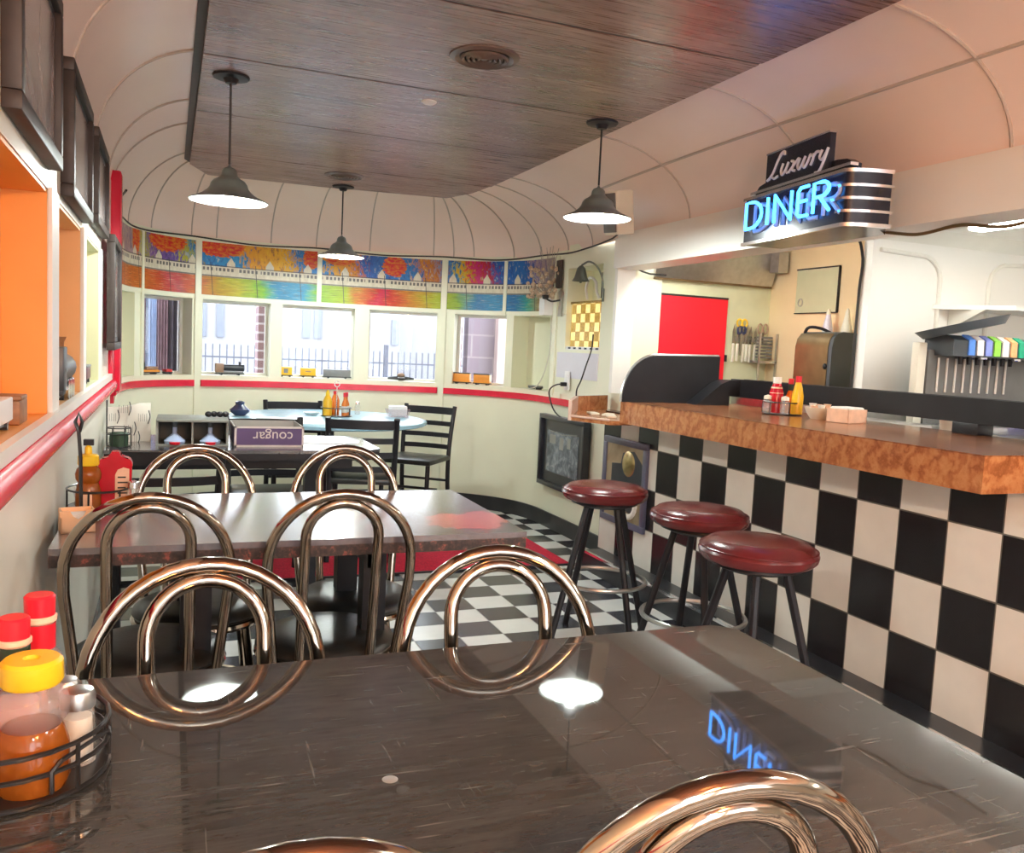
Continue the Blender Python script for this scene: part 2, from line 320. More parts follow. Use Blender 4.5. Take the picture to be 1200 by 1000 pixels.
class MB:
    def __init__(s): s.bm = bmesh.new()
    def box(s, lo, hi, rot=None, piv=None, bev=0):
        lo, hi = Vector(lo), Vector(hi); c = (lo+hi)/2; d = hi-lo
        g = bmesh.ops.create_cube(s.bm, size=1)['verts']
        for v in g: v.co = Vector((v.co.x*d.x, v.co.y*d.y, v.co.z*d.z)) + c
        if bev:
            es = {e for v in g for e in v.link_edges}
            r = bmesh.ops.bevel(s.bm, geom=list(es), offset=bev, segments=2, affect='EDGES', profile=.5)
            g = list({v for f in r['faces'] for v in f.verts} | {v for v in g if v.is_valid})
        if rot is not None:
            p = Vector(piv) if piv is not None else c
            for v in g: v.co = rot @ (v.co-p) + p
        return s
    def tube(s, pts, r, seg=10, closed=False, cap=True):
        pts = [Vector(p) for p in pts]; N = len(pts); rs = r if isinstance(r, (list, tuple)) else [r]*N
        rings = []; up = None
        for i, p in enumerate(pts):
            if closed: t = pts[(i+1) % N]-pts[i-1]
            else: t = pts[min(i+1, N-1)]-pts[max(i-1, 0)]
            t = t.normalized() if t.length > 1e-9 else Vector((0, 0, 1))
            if up is None:
                up = Vector((0, 0, 1)) if abs(t.z) < .9 else Vector((1, 0, 0))
            up = (up - t*up.dot(t)); up = up.normalized() if up.length > 1e-6 else t.orthogonal().normalized()
            b = t.cross(up)
            rings.append([s.bm.verts.new(p + (up*math.cos(2*PI*k/seg) + b*math.sin(2*PI*k/seg))*rs[i]) for k in range(seg)])
        for i in range(N if closed else N-1):
            A, B = rings[i], rings[(i+1) % N]
            off = 0
            if closed and i == N-1:
                off = min(range(seg), key=lambda o: (A[0].co-B[o].co).length)
            for k in range(seg):
                s.bm.faces.new((A[k], A[(k+1) % seg], B[(k+1+off) % seg], B[(k+off) % seg]))
        if cap and not closed:
            s.bm.faces.new(rings[0][::-1]); s.bm.faces.new(rings[-1])
        return s
    def lathe(s, prof, c=(0, 0, 0), seg=24, sx=1, sy=1):
        c = Vector(c); rings = []
        for r, z in prof:
            if r < 1e-6: rings.append([s.bm.verts.new(c+Vector((0, 0, z)))])
            else: rings.append([s.bm.verts.new(c+Vector((r*sx*math.cos(2*PI*k/seg), r*sy*math.sin(2*PI*k/seg), z))) for k in range(seg)])
        for A, B in zip(rings, rings[1:]):
            for k in range(seg):
                k2 = (k+1) % seg
                if len(A) == 1 and len(B) == 1: continue
                if len(A) == 1: s.bm.faces.new((A[0], B[k2], B[k]))
                elif len(B) == 1: s.bm.faces.new((A[k], A[k2], B[0]))
                else: s.bm.faces.new((A[k], A[k2], B[k2], B[k]))
        return s
    def prism(s, poly, lo, hi, axis=2):
        def P(p, h):
            if axis == 2: return Vector((p[0], p[1], h))
            if axis == 1: return Vector((p[0], h, p[1]))
            return Vector((h, p[0], p[1]))
        A = [s.bm.verts.new(P(p, lo)) for p in poly]; B = [s.bm.verts.new(P(p, hi)) for p in poly]; n = len(poly)
        s.bm.faces.new(A[::-1]); s.bm.faces.new(B)
        for k in range(n): s.bm.faces.new((A[k], A[(k+1) % n], B[(k+1) % n], B[k]))
        return s
    def ball(s, c, r, sc=(1, 1, 1), seg=14):
        g = bmesh.ops.create_uvsphere(s.bm, u_segments=seg, v_segments=max(6, seg//2+2), radius=r)['verts']
        for v in g: v.co = Vector((v.co.x*sc[0], v.co.y*sc[1], v.co.z*sc[2])) + Vector(c)
        return s
    def xf(s, mat):
        bmesh.ops.transform(s.bm, matrix=mat, verts=s.bm.verts[:]); return s
    def mesh(s, name, m, smooth=True, uvf=None):
        bm = s.bm
        bmesh.ops.recalc_face_normals(bm, faces=bm.faces[:])
        if smooth:
            for f in bm.faces: f.smooth = True
            for e in bm.edges:
                if len(e.link_faces) == 2 and e.calc_face_angle(0) > R(38): e.smooth = False
        if uvf:
            l = bm.loops.layers.uv.new('UVMap')
            for f in bm.faces:
                for lp in f.loops: lp[l].uv = uvf(lp.vert.co)
        me = bpy.data.meshes.new(name); bm.to_mesh(me); bm.free(); me.materials.append(M[m] if isinstance(m, str) else m)
        return me

def link(name, me, parent=None, loc=(0, 0, 0)):
    o = bpy.data.objects.new(name, me); COL.objects.link(o); o.location = loc
    if parent: o.parent = parent
    return o
def part(name, mb, m, parent, label=None, smooth=True, loc=(0, 0, 0), rot=None, stuff=False):
    o = link(name, mb.mesh(name, m, smooth), parent, loc)
    if rot: o.rotation_euler = rot
    if label: o['label'] = label
    if stuff: o['kind'] = 'stuff'
    return o
def tag(o, label, cat, group=None):
    o['label'] = label; o['category'] = cat
    if group: o['group'] = group
    return o
def thing(name, label, cat, loc=(0, 0, 0), rz=0, group=None):
    o = bpy.data.objects.new(name, None); COL.objects.link(o); o.location = loc; o.rotation_euler = (0, 0, rz); o.empty_display_size = .05
    return tag(o, label, cat, group)
def single(name, mb, m, label, cat, loc=(0, 0, 0), rz=0, group=None, smooth=True):
    o = link(name, mb.mesh(name, m, smooth), None, loc); o.rotation_euler = (0, 0, rz); return tag(o, label, cat, group)
def struct(name, mb, m, parent=None, smooth=True, uvf=None):
    o = link(name, mb.mesh(name, m, smooth, uvf), parent)
    if not parent: o['kind'] = 'structure'
    return o
def dup(root, loc, rz, label, group=None):
    r = root.copy(); COL.objects.link(r); r.location = loc; r.rotation_euler = (0, 0, rz); r['label'] = label
    if group: r['group'] = group
    for ch in list(root.children):
        c = ch.copy(); COL.objects.link(c); c.parent = r
        for g in ch.children:
            d = g.copy(); COL.objects.link(d); d.parent = c
    return r
def text(name, body, size, m, parent, mat, extrude=.001, label=None):
    cu = bpy.data.curves.new(name, 'FONT'); cu.body = body; cu.size = size; cu.extrude = extrude; cu.align_x = 'CENTER'; cu.align_y = 'CENTER'
    t = bpy.data.objects.new(name, cu); COL.objects.link(t)
    dg = bpy.context.evaluated_depsgraph_get(); me = bpy.data.meshes.new_from_object(t.evaluated_get(dg))
    bpy.data.objects.remove(t); bpy.data.curves.remove(cu)
    me.transform(mat); me.materials.clear(); me.materials.append(M[m]); me.name = name
    o = link(name, me, parent)
    if label: o['label'] = label
    return o

# ------------------------------------------------------------------ room plan
CT = [(-.27, 4.55), (-.27, 5.75), (-.235, 5.97), (-.14, 6.17), (0., 6.33), (.17, 6.43), (.45, 6.49), (.9, 6.51), (1.4, 6.46), (1.85, 6.37), (2.08, 6.25), (2.27, 6.08), (2.40, 5.88), (2.46, 5.66), (2.47, 5.4), (2.47, 4.40)]
OUT = catmull([(*p, 0) for p in CT], 8)
CUM = [0.]
for p, q in zip(OUT, OUT[1:]): CUM.append(CUM[-1]+(q-p).length)
LEN = CUM[-1]
def at(s):
    s = min(max(s, 0), LEN-1e-6)
    i = max(k for k in range(len(CUM)-1) if CUM[k] <= s)
    p = OUT[i].lerp(OUT[i+1], (s-CUM[i])/(CUM[i+1]-CUM[i]))
    def tn(k): return (OUT[min(k+1, len(OUT)-1)]-OUT[max(k-1, 0)]).normalized()
    t = tn(i).lerp(tn(i+1), (s-CUM[i])/(CUM[i+1]-CUM[i])).normalized()
    return p, t, Vector((-t.y, t.x, 0))           # point, tangent, outward normal
def wp(s, off, z):
    p, t, n = at(s); q = p + n*off; return Vector((q.x, q.y, z))
def srange(a, b, step=.06):
    n = max(1, math.ceil((b-a)/step)); return [a+(b-a)*k/n for k in range(n+1)]
def slab(mb, s0, s1, z0, z1, o0, o1):
    """a curved slab along the end wall"""
    ss = srange(s0, s1); rows = [[mb.bm.verts.new(wp(s, o, z)) for o, z in ((o0, z0), (o1, z0), (o1, z1), (o0, z1))] for s in ss]
    for A, B in zip(rows, rows[1:]):
        for k in range(4): mb.bm.faces.new((A[k], A[(k+1) % 4], B[(k+1) % 4], B[k]))
    mb.bm.faces.new(rows[0]); mb.bm.faces.new(rows[-1][::-1])
    return mb

TH = .19
WINS = [(.95, 1.508), (1.607, 2.034), (2.107, 2.580), (2.664, 3.188), (3.295, 3.805), (3.937, 4.364), (4.430, 4.955)]
ZS, ZT = .94, 1.47
mb = MB()
edges = [0.] + [e for w in WINS for e in w] + [5.118, 5.618, LEN]
slab(mb, 0, 5.118, 0, ZS, 0, TH); slab(mb, 0, 5.118, ZT, 1.90, 0, TH)
for i in range(0, len(WINS)*2+1, 2): slab(mb, edges[i], edges[i+1], ZS, ZT, 0, TH)
slab(mb, 5.618, LEN, 0, 1.93, 0, TH); slab(mb, 5.118, 5.618, 0, 1.24, 0, TH); slab(mb, 5.118, 5.618, 1.775, 1.93, 0, TH)
slab(mb, 5.118, 5.618, 1.2, 1.8, TH, TH+.03)
slab(mb, 4.42, 4.96, .9, 1.5, TH, TH+.03); slab(mb, .9, 1.52, .9, 1.5, TH, TH+.03)
struct('wall_back', mb, 'wall')
mb = slab(MB(), 2.9, LEN-.002, 0, .105, -.012, 0); slab(mb, 0, 2.9, 0, .105, -.012, 0); struct('baseboard_back', mb, 'base')
mb = MB()
for s0, s1 in ((.12, 2.046), (2.096, 3.826), (3.876, 5.45)): slab(mb, s0, s1, .862, .906, -.022, 0)
struct('trim_1', mb, 'red')
mb = MB()                                           # window ledge and battens
slab(mb, .12, 5.1, .906, .94, -.006, 0)
for s, w, z0, z1 in ((2.071, .022, .0, 1.89), (3.851, .022, .0, 1.89), (1.592, .014, .94, 1.89), (2.92, .016, 1.49, 1.89), (4.345, .014, 1.47, 1.89), (4.955, .03, .92, 1.89)):
    slab(mb, s-w, s+w, z0, z1, -.012, 0)
slab(mb, .5, 5.1, 1.868, 1.90, -.01, 0); slab(mb, .5, 5.1, 1.475, 1.502, -.006, 0)
struct('trim_2', mb, 'wall')
mb = slab(MB(), 5.02, 5.62, 1.05, 1.22, -.006, 0); struct('trim_3', mb, 'lavender')
# windows: frame + glass at the outer face
for i, (a0, a1) in enumerate(WINS[1:6]):
    e = bpy.data.objects.new('window_%d' % (i+1), None); COL.objects.link(e); e['kind'] = 'structure'
    f = MB(); w = .018
    for q in ((a0, a0+w, ZS, ZT), (a1-w, a1, ZS, ZT), (a0, a1, ZS, ZS+w), (a0, a1, ZT-w, ZT)): slab(f, *q, TH-.045, TH-.01)
    part('window_frame', f, 'wallw', e)
    part('window_pane', slab(MB(), a0+w*.5, a1-w*.5, ZS+w*.5, ZT-w*.5, TH-.03, TH-.026), 'glass', e)

# murals
MUR = [(.62, 1.576), (1.608, 2.047), (2.095, 2.902), (2.938, 3.827), (3.875, 4.329), (4.361, 4.93)]
ML = ['narrow grey and red mural strip next to the red post', 'mural panel with orange cloud and reddish water above the curtained window', 'mural panel with blue and orange sky above the leftmost bright window', 'mural panel with lime to pink water above the two middle windows', 'mural panel with pink doorway colours above the toy orange railcars', 'blue mural panel beside the hanging dried flowers']
for (a0, a1), lb in zip(MUR, ML):
    mb = MB(); ss = srange(a0, a1, .04); rows = []
    for s in ss: rows.append([mb.bm.verts.new(wp(s, o, z)) for o, z in ((-.008, 1.503), (0, 1.503), (0, 1.868), (-.008, 1.868))])
    l = mb.bm.loops.layers.uv.new('UVMap')
    for k, (A, B) in enumerate(zip(rows, rows[1:])):
        for j in range(4):
            f = mb.bm.faces.new((A[j], A[(j+1) % 4], B[(j+1) % 4], B[j]))
            for lp in f.loops: lp[l].uv = (ss[k] if lp.vert in A else ss[k+1], (lp.vert.co.z-1.503)/.365)
    mb.bm.faces.new(rows[0]); mb.bm.faces.new(rows[-1][::-1])
    o = link('mural_panel', mb.mesh('mural_panel', 'mural'), None); tag(o, lb, 'mural', 'painted panels above the windows')

# ------------------------------------------------------------------ vault, ceiling, left wall
PR = [((-.26, -2.3), (.10, -2.3)), ((-.26, 1.0), (.10, 1.0)), ((-.26, 4.4), (.10, 4.2)), ((-.27, 5.75), (.10, 5.15)), ((-.14, 6.17), (.105, 5.45)), ((.17, 6.43), (.23, 5.74)), ((.9, 6.51), (.9, 5.72)), ((1.85, 6.37), (1.62, 5.64)), ((2.27, 6.08), (1.73, 5.57)), ((2.46, 5.66), (1.79, 5.3)), ((2.47, 5.0), (1.81, 4.9)), ((2.42, 4.35), (1.81, 4.35)), ((2.39, 4.0), (1.81, 4.0)), ((2.39, 1.0), (1.81, 1.0)), ((2.39, -2.3), (1.81, -2.3))]
VO = catmull([(*p[0], 0) for p in PR], 10); VI = catmull([(*p[1], 0) for p in PR], 10)
Z0, Z1 = 1.89, 2.235
def vp(o, i, t):
    a = t*PI/2; p = o.lerp(i, 1-math.cos(a)); return Vector((p.x, p.y, Z0+(Z1-Z0)*math.sin(a)))
NV = 14
mb = MB(); g = [[mb.bm.verts.new(vp(o, i, k/NV)) for k in range(NV+1)] for o, i in zip(VO, VI)]
for A, B in zip(g, g[1:]):
    for k in range(NV): mb.bm.faces.new((A[k], B[k], B[k+1], A[k+1]))
struct('ceiling_vault', mb, 'vault')
def rib(idx):
    i = int(idx); f = idx-i
    o = VO[i].lerp(VO[min(i+1, len(VO)-1)], f); n = VI[i].lerp(VI[min(i+1, len(VI)-1)], f)
    return [vp(o, n, k/NV)+Vector((0, 0, -.002)) for k in range(NV+1)]
def rib_at_y(y, right):
    rng = range(0, 40) if not right else range(100, len(VO)-1)
    for i in rng:
        a, b = VO[i].y, VO[i+1].y
        if min(a, b) <= y <= max(a, b) and abs(b-a) > 1e-6: return i+(y-a)/(b-a)
def rib_near(s):
    p = at(s)[0]; best = min(range(len(VO)-1), key=lambda i: (VO[i]-p).length); return float(best)
mb = MB()
for y in (1.95, 2.72, 3.54, 4.28, 4.87): mb.tube(rib(rib_at_y(y, False) if y < 4.9 else 0), .006, 6)
for y in (3.695, 2.83, 1.95): mb.tube(rib(rib_at_y(y, True)), .006, 6)
for s in (1.35, 1.7, 2.004, 2.184, 2.538, 2.92, 3.324, 3.746, 3.901, 4.087, 4.401, 4.696, 5.041, 5.45): mb.tube(rib(rib_near(s)), .005, 6)
o = len(VO)-1
mb.tube([vp(VO[i], VI[i], .52)+Vector((0, 0, -.003)) for i in range(108, len(VO))], .007, 6)
struct('trim_4', mb, 'seam')
# laminated ceiling panels with dark joints
cl = bpy.data.objects.new('ceiling', None); COL.objects.link(cl); cl['kind'] = 'structure'
ys = [-2.3, -.06, .78, 1.62, 2.46, 3.31, 4.15, 5.05]
mb = MB()
for y0, y1 in zip(ys, ys[1:]): mb.box((.10, y0+.008, 2.2), (1.81, y1-.008, 2.232))
mb.prism([(.10, 5.058), (1.80, 5.058), (1.785, 5.32), (1.70, 5.60), (.9, 5.705), (.21, 5.74), (.10, 5.44)], 2.2, 2.232)
part('ceiling_panel', mb, 'ceil', cl, smooth=False)
part('backing', MB().prism([(.07, -2.3), (1.84, -2.3), (1.83, 5.0), (1.81, 5.33), (1.72, 5.62), (.9, 5.73), (.19, 5.765), (.07, 5.45)], 2.226, 2.25), 'frame', cl)
mb = MB()
for y in ys[1:]: mb.box((.102, y-.009, 2.202), (1.808, y+.009, 2.21))
part('joint', mb, 'black', cl)

# left wall: alcoves
XL, DB = -.26, -.355
OPN = [(1.15, 2.271), (2.40, 3.07), (3.16, 3.84)]
mb = MB()
mb.box((-.45, -2.3, 0), (XL, 4.55, 1.0)); mb.box((-.45, -2.3, 1.535), (XL, 4.60, 1.92))
ye = [-2.3] + [v for p in OPN for v in p] + [4.6]
for i in range(0, 8, 2): mb.box((-.45, ye[i], 1.0), (XL, ye[i+1], 1.535))
struct('wall_left', mb, 'left', smooth=False)
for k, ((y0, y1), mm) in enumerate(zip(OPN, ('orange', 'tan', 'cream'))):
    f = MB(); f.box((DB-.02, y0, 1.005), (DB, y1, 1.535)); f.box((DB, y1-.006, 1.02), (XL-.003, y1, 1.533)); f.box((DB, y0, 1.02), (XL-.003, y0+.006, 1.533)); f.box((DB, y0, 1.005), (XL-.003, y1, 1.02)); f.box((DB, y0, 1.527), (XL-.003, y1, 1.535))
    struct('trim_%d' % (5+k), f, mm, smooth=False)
mb = MB(); mb.box((XL, -2.3, .995), (XL+.018, 4.55, 1.022)); 
for i in (2, 4, 6): mb.box((XL, ye[i]-.004 if i != 6 else 3.84, 1.02), (XL+.008, (ye[i+1] if i != 6 else 3.9), 1.54))
struct('trim_8', mb, 'wallw', smooth=False)
pts = [(XL, -2.3, .965), (XL, 4.56, .965)]
mb = MB().tube([(XL+.004, -2.3, .963), (XL+.004, 4.56, .963)], .031, 16); struct('rail_left', mb, 'red')
mb = MB().box((XL, -2.3, 0), (XL+.012, 4.55, .105)); struct('baseboard_left', mb, 'base')
mb = MB(); mb.box((-.31, 4.53, .93), (-.215, 4.66, 1.97), bev=.012); mb.box((-.29, 4.66, .9), (-.238, 4.72, 1.92), bev=.008); mb.box((XL, 4.40, .99), (XL+.02, 4.53, 1.16), bev=.004)
struct('trim_9', mb, 'red')

# floor, rear of the room
struct('floor', MB().box((-.6, -2.4, -.05), (4.5, 6.8, 0)), 'floor', smooth=False)
mb = MB(); mb.box((-.6, -2.4, 0), (4.5, -2.3, .75)); mb.box((-.6, -2.4, 1.95), (4.5, -2.3, 2.4)); mb.box((-.6, -2.4, .75), (-.1, -2.3, 1.95)); mb.box((.95, -2.4, .75), (1.15, -2.3, 1.95)); mb.box((2.3, -2.4, .75), (4.5, -2.3, 1.95))
struct('wall_front', mb, 'wallw', smooth=False)

# header above the counter
mb = MB(); mb.box((2.33, -2.3, 1.705), (2.50, 4.385, 1.872)); mb.box((2.355, -2.3, 1.872), (2.50, 4.40, 1.90)); struct('wall_header', mb, 'wallw', smooth=False)

# ------------------------------------------------------------------ kitchen shell
mb = MB(); mb.box((2.475, 4.42, 0), (3.47, 4.52, 1.92)); struct('wall_kitchen_end', mb, 'greenw', smooth=False)
mb = MB(); mb.box((2.475, 4.405, 0), (2.56, 4.419, 1.88)); mb.box((2.563, 4.405, 0), (2.655, 4.419, 1.88)); mb.box((2.36, 4.386, 1.0), (2.475, 4.419, 1.88)); struct('trim_10', mb, 'wallw', smooth=False)
struct('wall_kitchen_rear', MB().box((3.45, 3.36, 0), (3.55, 4.42, 1.92)), 'orange2', smooth=False)
mb = MB(); mb.box((3.16, 3.30, 0), (4.45, 3.36, 1.84)); struct('wall_partition', mb, 'wallw', smooth=False)
struct('wall_right', MB().box((4.42, -2.3, 0), (4.5, 3.3, 1.9)), 'wallw', smooth=False)
struct('ceiling_kitchen', MB().box((2.50, -2.3, 1.90), (4.5, 4.5, 1.94)), 'wallw', smooth=False)
mb = MB()                                                  # arched mouldings and cove on the partition
for x0, x1 in ((3.20, 3.60), (3.94, 4.30)):
    P = [(x1, 3.292, 0.95), (x1, 3.292, 1.62)] + [(x1-.12+.12*math.cos(t*PI/16), 3.292, 1.66+.12*math.sin(t*PI/16)) for t in range(0, 9)] + [(x0, 3.292, 1.79)]
    if x0 > 3.9: P = [(x0, 3.292, .95), (x0, 3.292, 1.62)] + [(x0+.12-.12*math.cos(t*PI/16), 3.292, 1.66+.12*math.sin(t*PI/16)) for t in range(0, 9)] + [(x1, 3.292, 1.79)]
    mb.tube(P, .011, 8)
mb.prism([(3.30, 1.84), (3.30, 1.905), (3.18, 1.905), (3.23, 1.90), (3.27, 1.88)], 2.5, 4.42, 0)
struct('trim_11', mb, 'rearwall')

# ------------------------------------------------------------------ counter
cn = thing('lunch_counter', 'long diner counter with burl wood top and black and white checkered tile front', 'counter', (2.33, 0, 0))
L = lambda x: x-2.33
part('tiled_front', MB().box((0, -.5, .10), (.06, 4.385, .9)), 'ctile', cn, smooth=False)
part('tile_base', MB().box((.0, -.5, 0), (.06, 4.385, .10)), 'base', cn, smooth=False)
st = part('foot_step', MB().box((-.125, -.5, 0), (-.001, 4.33, .105)), 'base', cn, 'low black step at the foot of the counter', smooth=False)
part('step_edge', MB().box((-.135, -.5, .098), (-.12, 4.335, .112)), 'silver', st, 'worn metal edge strip')
P = [(L(2.08), 3.76), (L(2.08), 1.70), (L(2.27), 1.70), (L(2.27), -.5), (L(2.76), -.5), (L(2.76), 3.76)]
bt = part('bar_top', MB().prism(P, .885, .989), 'burl', cn, 'thick burl wood bar top', smooth=False)
part('polished_surface', MB().prism([(x-.002 if x < -.1 else x, y) for x, y in P], .989, .993), 'burlt', bt, smooth=False)
# corner shelf
sh = part('corner_shelf', MB().prism([(L(2.07), 3.765), (L(2.03), 3.765), (L(1.93), 4.0), (L(2.17), 4.42), (L(2.455), 4.60), (L(2.455), 4.40), (L(2.42), 4.39), (L(2.42), 3.765)], .872, .893), 'burl', cn, 'low open corner shelf of burl wood', smooth=False)
part('shelf_end', MB().prism([(L(1.93), 4.0), (L(1.915), 4.01), (L(2.155), 4.435), (L(2.17), 4.42)], .872, .975), 'chartan', sh, 'pinkish end board', smooth=False)
part('shelf_back', MB().prism([(L(2.17), 4.42), (L(2.155), 4.435), (L(2.44), 4.615), (L(2.455), 4.60)], .872, .975), 'burl', sh, smooth=False)
part('shelf_lip', MB().tube([(L(2.03), 3.77, .895), (L(1.93), 4.0, .895)], .006, 6), 'chartan', sh)
# end divider
xl, xr = L(2.055), L(2.605); P = [(xr, .993), (xr, 1.235)]
for k in range(13):
    t = k/12*PI/2; P.append((xl+.185-.185*math.sin(t), 1.225-.225+.225*math.cos(t)))
P[-1] = (xl, .993)
dv = part('end_divider', MB().prism(P, 3.70, 3.73, 1), 'black', cn, 'black quarter round divider board')
part('divider_edge', MB().tube([(x, 3.715, z) for x, z in P[1:]], .009, 6), 'steel', dv, 'worn pale edge')
part('shade_wedge', MB().prism([(xr, .993), (xr, 1.12), (xr-.05, 1.10), (xr-.19, .993)], 3.60, 3.70, 1), 'black', dv)  # shadow of the rail bracket on the board, built as a black wedge
gr = part('guard_rail', MB().prism([(L(2.68), 1.035), (L(2.68), 1.125), (L(2.70), 1.125), (L(2.70), 1.055), (L(2.76), 1.055), (L(2.76), 1.125), (L(2.78), 1.125), (L(2.78), 1.035)], -.5, 3.70, 1), 'black', cn, 'black channel rail above the bar', smooth=False)
for y in (2.23, .4): part('rail_post', MB().box((L(2.68), y, .993), (L(2.76), y+.11, 1.036), bev=.003), 'black', gr)
part('rail_arm', MB().prism([(L(2.60), 1.04), (L(2.60), 1.12), (L(2.70), 1.12), (L(2.70), 1.04)], 3.62, 3.70, 1), 'black', gr)

# ------------------------------------------------------------------ bistro chairs
def bistro():
    t = thing('bistro_chair', '', 'chair', (0, 0, 0), 0, 'hoop back chairs at the dark tables')
    part('seat', MB().lathe([(0, .478), (.10, .477), (.15, .472), (.172, .460), (.178, .448), (.172, .438), (0, .438)], seg=32), 'vinyl', t, 'round black vinyl seat')
    part('seat_ring', MB().tube([(.170*math.cos(2*PI*k/28), .170*math.sin(2*PI*k/28), .428) for k in range(28)], .011, 8, True), 'chrome', t)
    def back(h): return Vector((0, -.165-.095*(h-.43)/.455, h))
    for nm, w, top, b0 in (('outer_hoop', .166, .874, .43), ('inner_hoop', .084, .852, .43)):
        zc = top-w; pts = []
        for k in range(7):
            h = b0+(zc-b0)*k/6; p = back(h); ww = w if nm[0] == 'i' else w*(.86+.14*min(1, k/5)); pts.append(Vector((-ww, p.y, p.z)))
        for k in range(1, 20):
            an = PI-PI*k/20; p = back(zc+w*math.sin(an)); pts.append(Vector((w*math.cos(an), p.y, p.z)))
        for k in range(7):
            h = zc+(b0-zc)*k/6; p = back(h); ww = w if nm[0] == 'i' else w*(.86+.14*min(1, (6-k)/5)); pts.append(Vector((ww, p.y, p.z)))
        part(nm, MB().tube(pts, .0122, 12), 'chrome', t)
    for sx in (-1, 1):
        for sy_ in (-1, 1):
            part('leg', MB().tube([(sx*.115, sy_*.115, .43), (sx*.135, sy_*.135, .25), (sx*.155, sy_*.155, .0)], .0115, 8), 'chrome', t)
    part('leg_ring', MB().tube([(.15*math.cos(2*PI*k/24), .15*math.sin(2*PI*k/24), .22) for k in range(24)], .007, 6, True), 'chrome', t)
    return t
bc = bistro()
BC = [(-.038, 2.205, R(1), 'hoop back chair on near side of the red worn table, by the left wall'),
      (.388, 2.205, R(-2), 'hoop back chair on near side of the red worn table, nearest the stools'),
      (.088, 2.545, PI+R(1), 'hoop back chair behind the worn table, below the purple box'),
      (.532, 2.545, PI-R(2), 'hoop back chair behind the worn table, in front of the ladder back chair'),
      (.066, 1.10, PI+R(2), 'hoop back chair across the near slate table, left, beside the bottle caddy'),
      (.515, 1.10, PI-R(3), 'hoop back chair across the near slate table, right, before the stools'),
      (.462, .812, R(-5), 'hoop back chair at bottom right, its back before the slate table'),
      (.068, .815, R(2), 'hoop back chair at bottom left edge with only its top rim showing')]
for i, (x, y, rz, lb) in enumerate(BC):
    if i == 0: bc.location = (x, y, 0); bc.rotation_euler = (0, 0, rz); bc['label'] = lb
    else:
        t = dup(bc, (x, y, 0), rz, lb)
        if i >= 6:                                    # the two chairs at the viewer's side have slightly smaller seats
            for c in t.children:
                if 'hoop' not in c.name: c.scale = (.8, .8, 1); c.location.y = -.035

# ------------------------------------------------------------------ tables
def table(name, label, x0, x1, y0, y1, top, thick, edge='edge', cut=0., legs='post', inset=.0):
    cx, cy_ = (x0+x1)/2, (y0+y1)/2; hx, hy = (x1-x0)/2, (y1-y0)/2
    t = thing(name, label, 'table', (cx, cy_, 0))
    def poly(e): 
        a, b = hx+e, hy+e
        return [(-a, -b), (a-cut, -b), (a, -b+cut), (a, b-cut), (a-cut, b), (-a, b)] if cut else [(-a, -b), (a, -b), (a, b), (-a, b)]
    part('tabletop', MB().prism(poly(0), .735, .75), top, t, smooth=False)
    part('table_edge', MB().prism(poly(-.001), .75-thick, .735), edge, t, smooth=False)
    if legs == 'post':
        part('apron', MB().box((-hx+.05, -hy+.08, .66), (hx-.12, hy-.08, .75-thick)), 'blackm', t)
        part('leg', MB().box((hx-.30, -.03, .02), (hx-.24, .03, .66)), 'blackm', t)
        part('foot', MB().box((hx-.29, -hy+.06, 0), (hx-.25, hy-.06, .03), bev=.006), 'blackm', t)
        part('wall_bracket', MB().box((-hx+.02, -.2, .55), (-hx+.06, .2, .66)), 'blackm', t)
    return t
mt = table('dining_table', 'dark worn table with red faded patch and four hoop back chairs', -.235, .872, 2.035, 2.690, 'wornt', .042, legs='none')
part('leg', MB().box((-.30+.013, -.24, .02), (-.23+.013, -.17, .708)), 'blackm', mt); part('leg', MB().box((.155, -.20, .02), (.215, -.14, .708)), 'blackm', mt); part('leg', MB().box((.155, .16, .02), (.215, .22, .708)), 'blackm', mt); part('leg', MB().box((-.29, .16, .02), (-.22, .22, .708)), 'blackm', mt)
part('brace', MB().box((.165, -.20, .64), (.205, .22, .70)), 'blackm', mt)
nt = table('dining_table', 'near slate grey table with scratched glossy top at the bottom of the photo', -.235, .932, .57, 1.252, 'slate', .035, 'black', .03, legs='none')
part('leg', MB().box((.0, -.03, .02), (.06, .03, .715)), 'blackm', nt); part('foot', MB().box((-.25, -.04, 0), (.31, .04, .03), bev=.006), 'blackm', nt); part('wall_bracket', MB().box((-.58, -.25, .60), (-.54, .25, .715)), 'blackm', nt)
single('dried_spot', MB().lathe([(0, .0012), (.008, .001), (.0095, 0)], seg=18), 'toygrey', 'small round grey spot stuck on the near slate table', 'spot', (.228, .875, .7495))
dt = table('dining_table', 'dark table carrying the purple box and grey bin', -.235, .885, 3.72, 4.30, 'darkt', .045, 'blackm', .07)
# round blue table
bt_ = thing('round_table', 'pale blue topped round table in the far curved end', 'table', (.92, 5.37, 0))
part('tabletop', MB().lathe([(0, .75), (.60, .75), (.612, .745), (.612, .728), (.60, .722), (0, .722)], seg=48), 'blue', bt_)
part('pedestal', MB().lathe([(0, .722), (.10, .72), (.05, .70), (.042, .66), (.042, .06), (0, .06)], seg=20), 'blackm', bt_)
mb = MB(); mb.box((-.30, -.035, 0), (.30, .035, .035), bev=.008); mb.box((-.035, -.30, 0), (.035, .30, .035), bev=.008); mb.lathe([(0, .08), (.06, .075), (.08, .03), (0, .03)]); part('foot', mb, 'blackm', bt_)

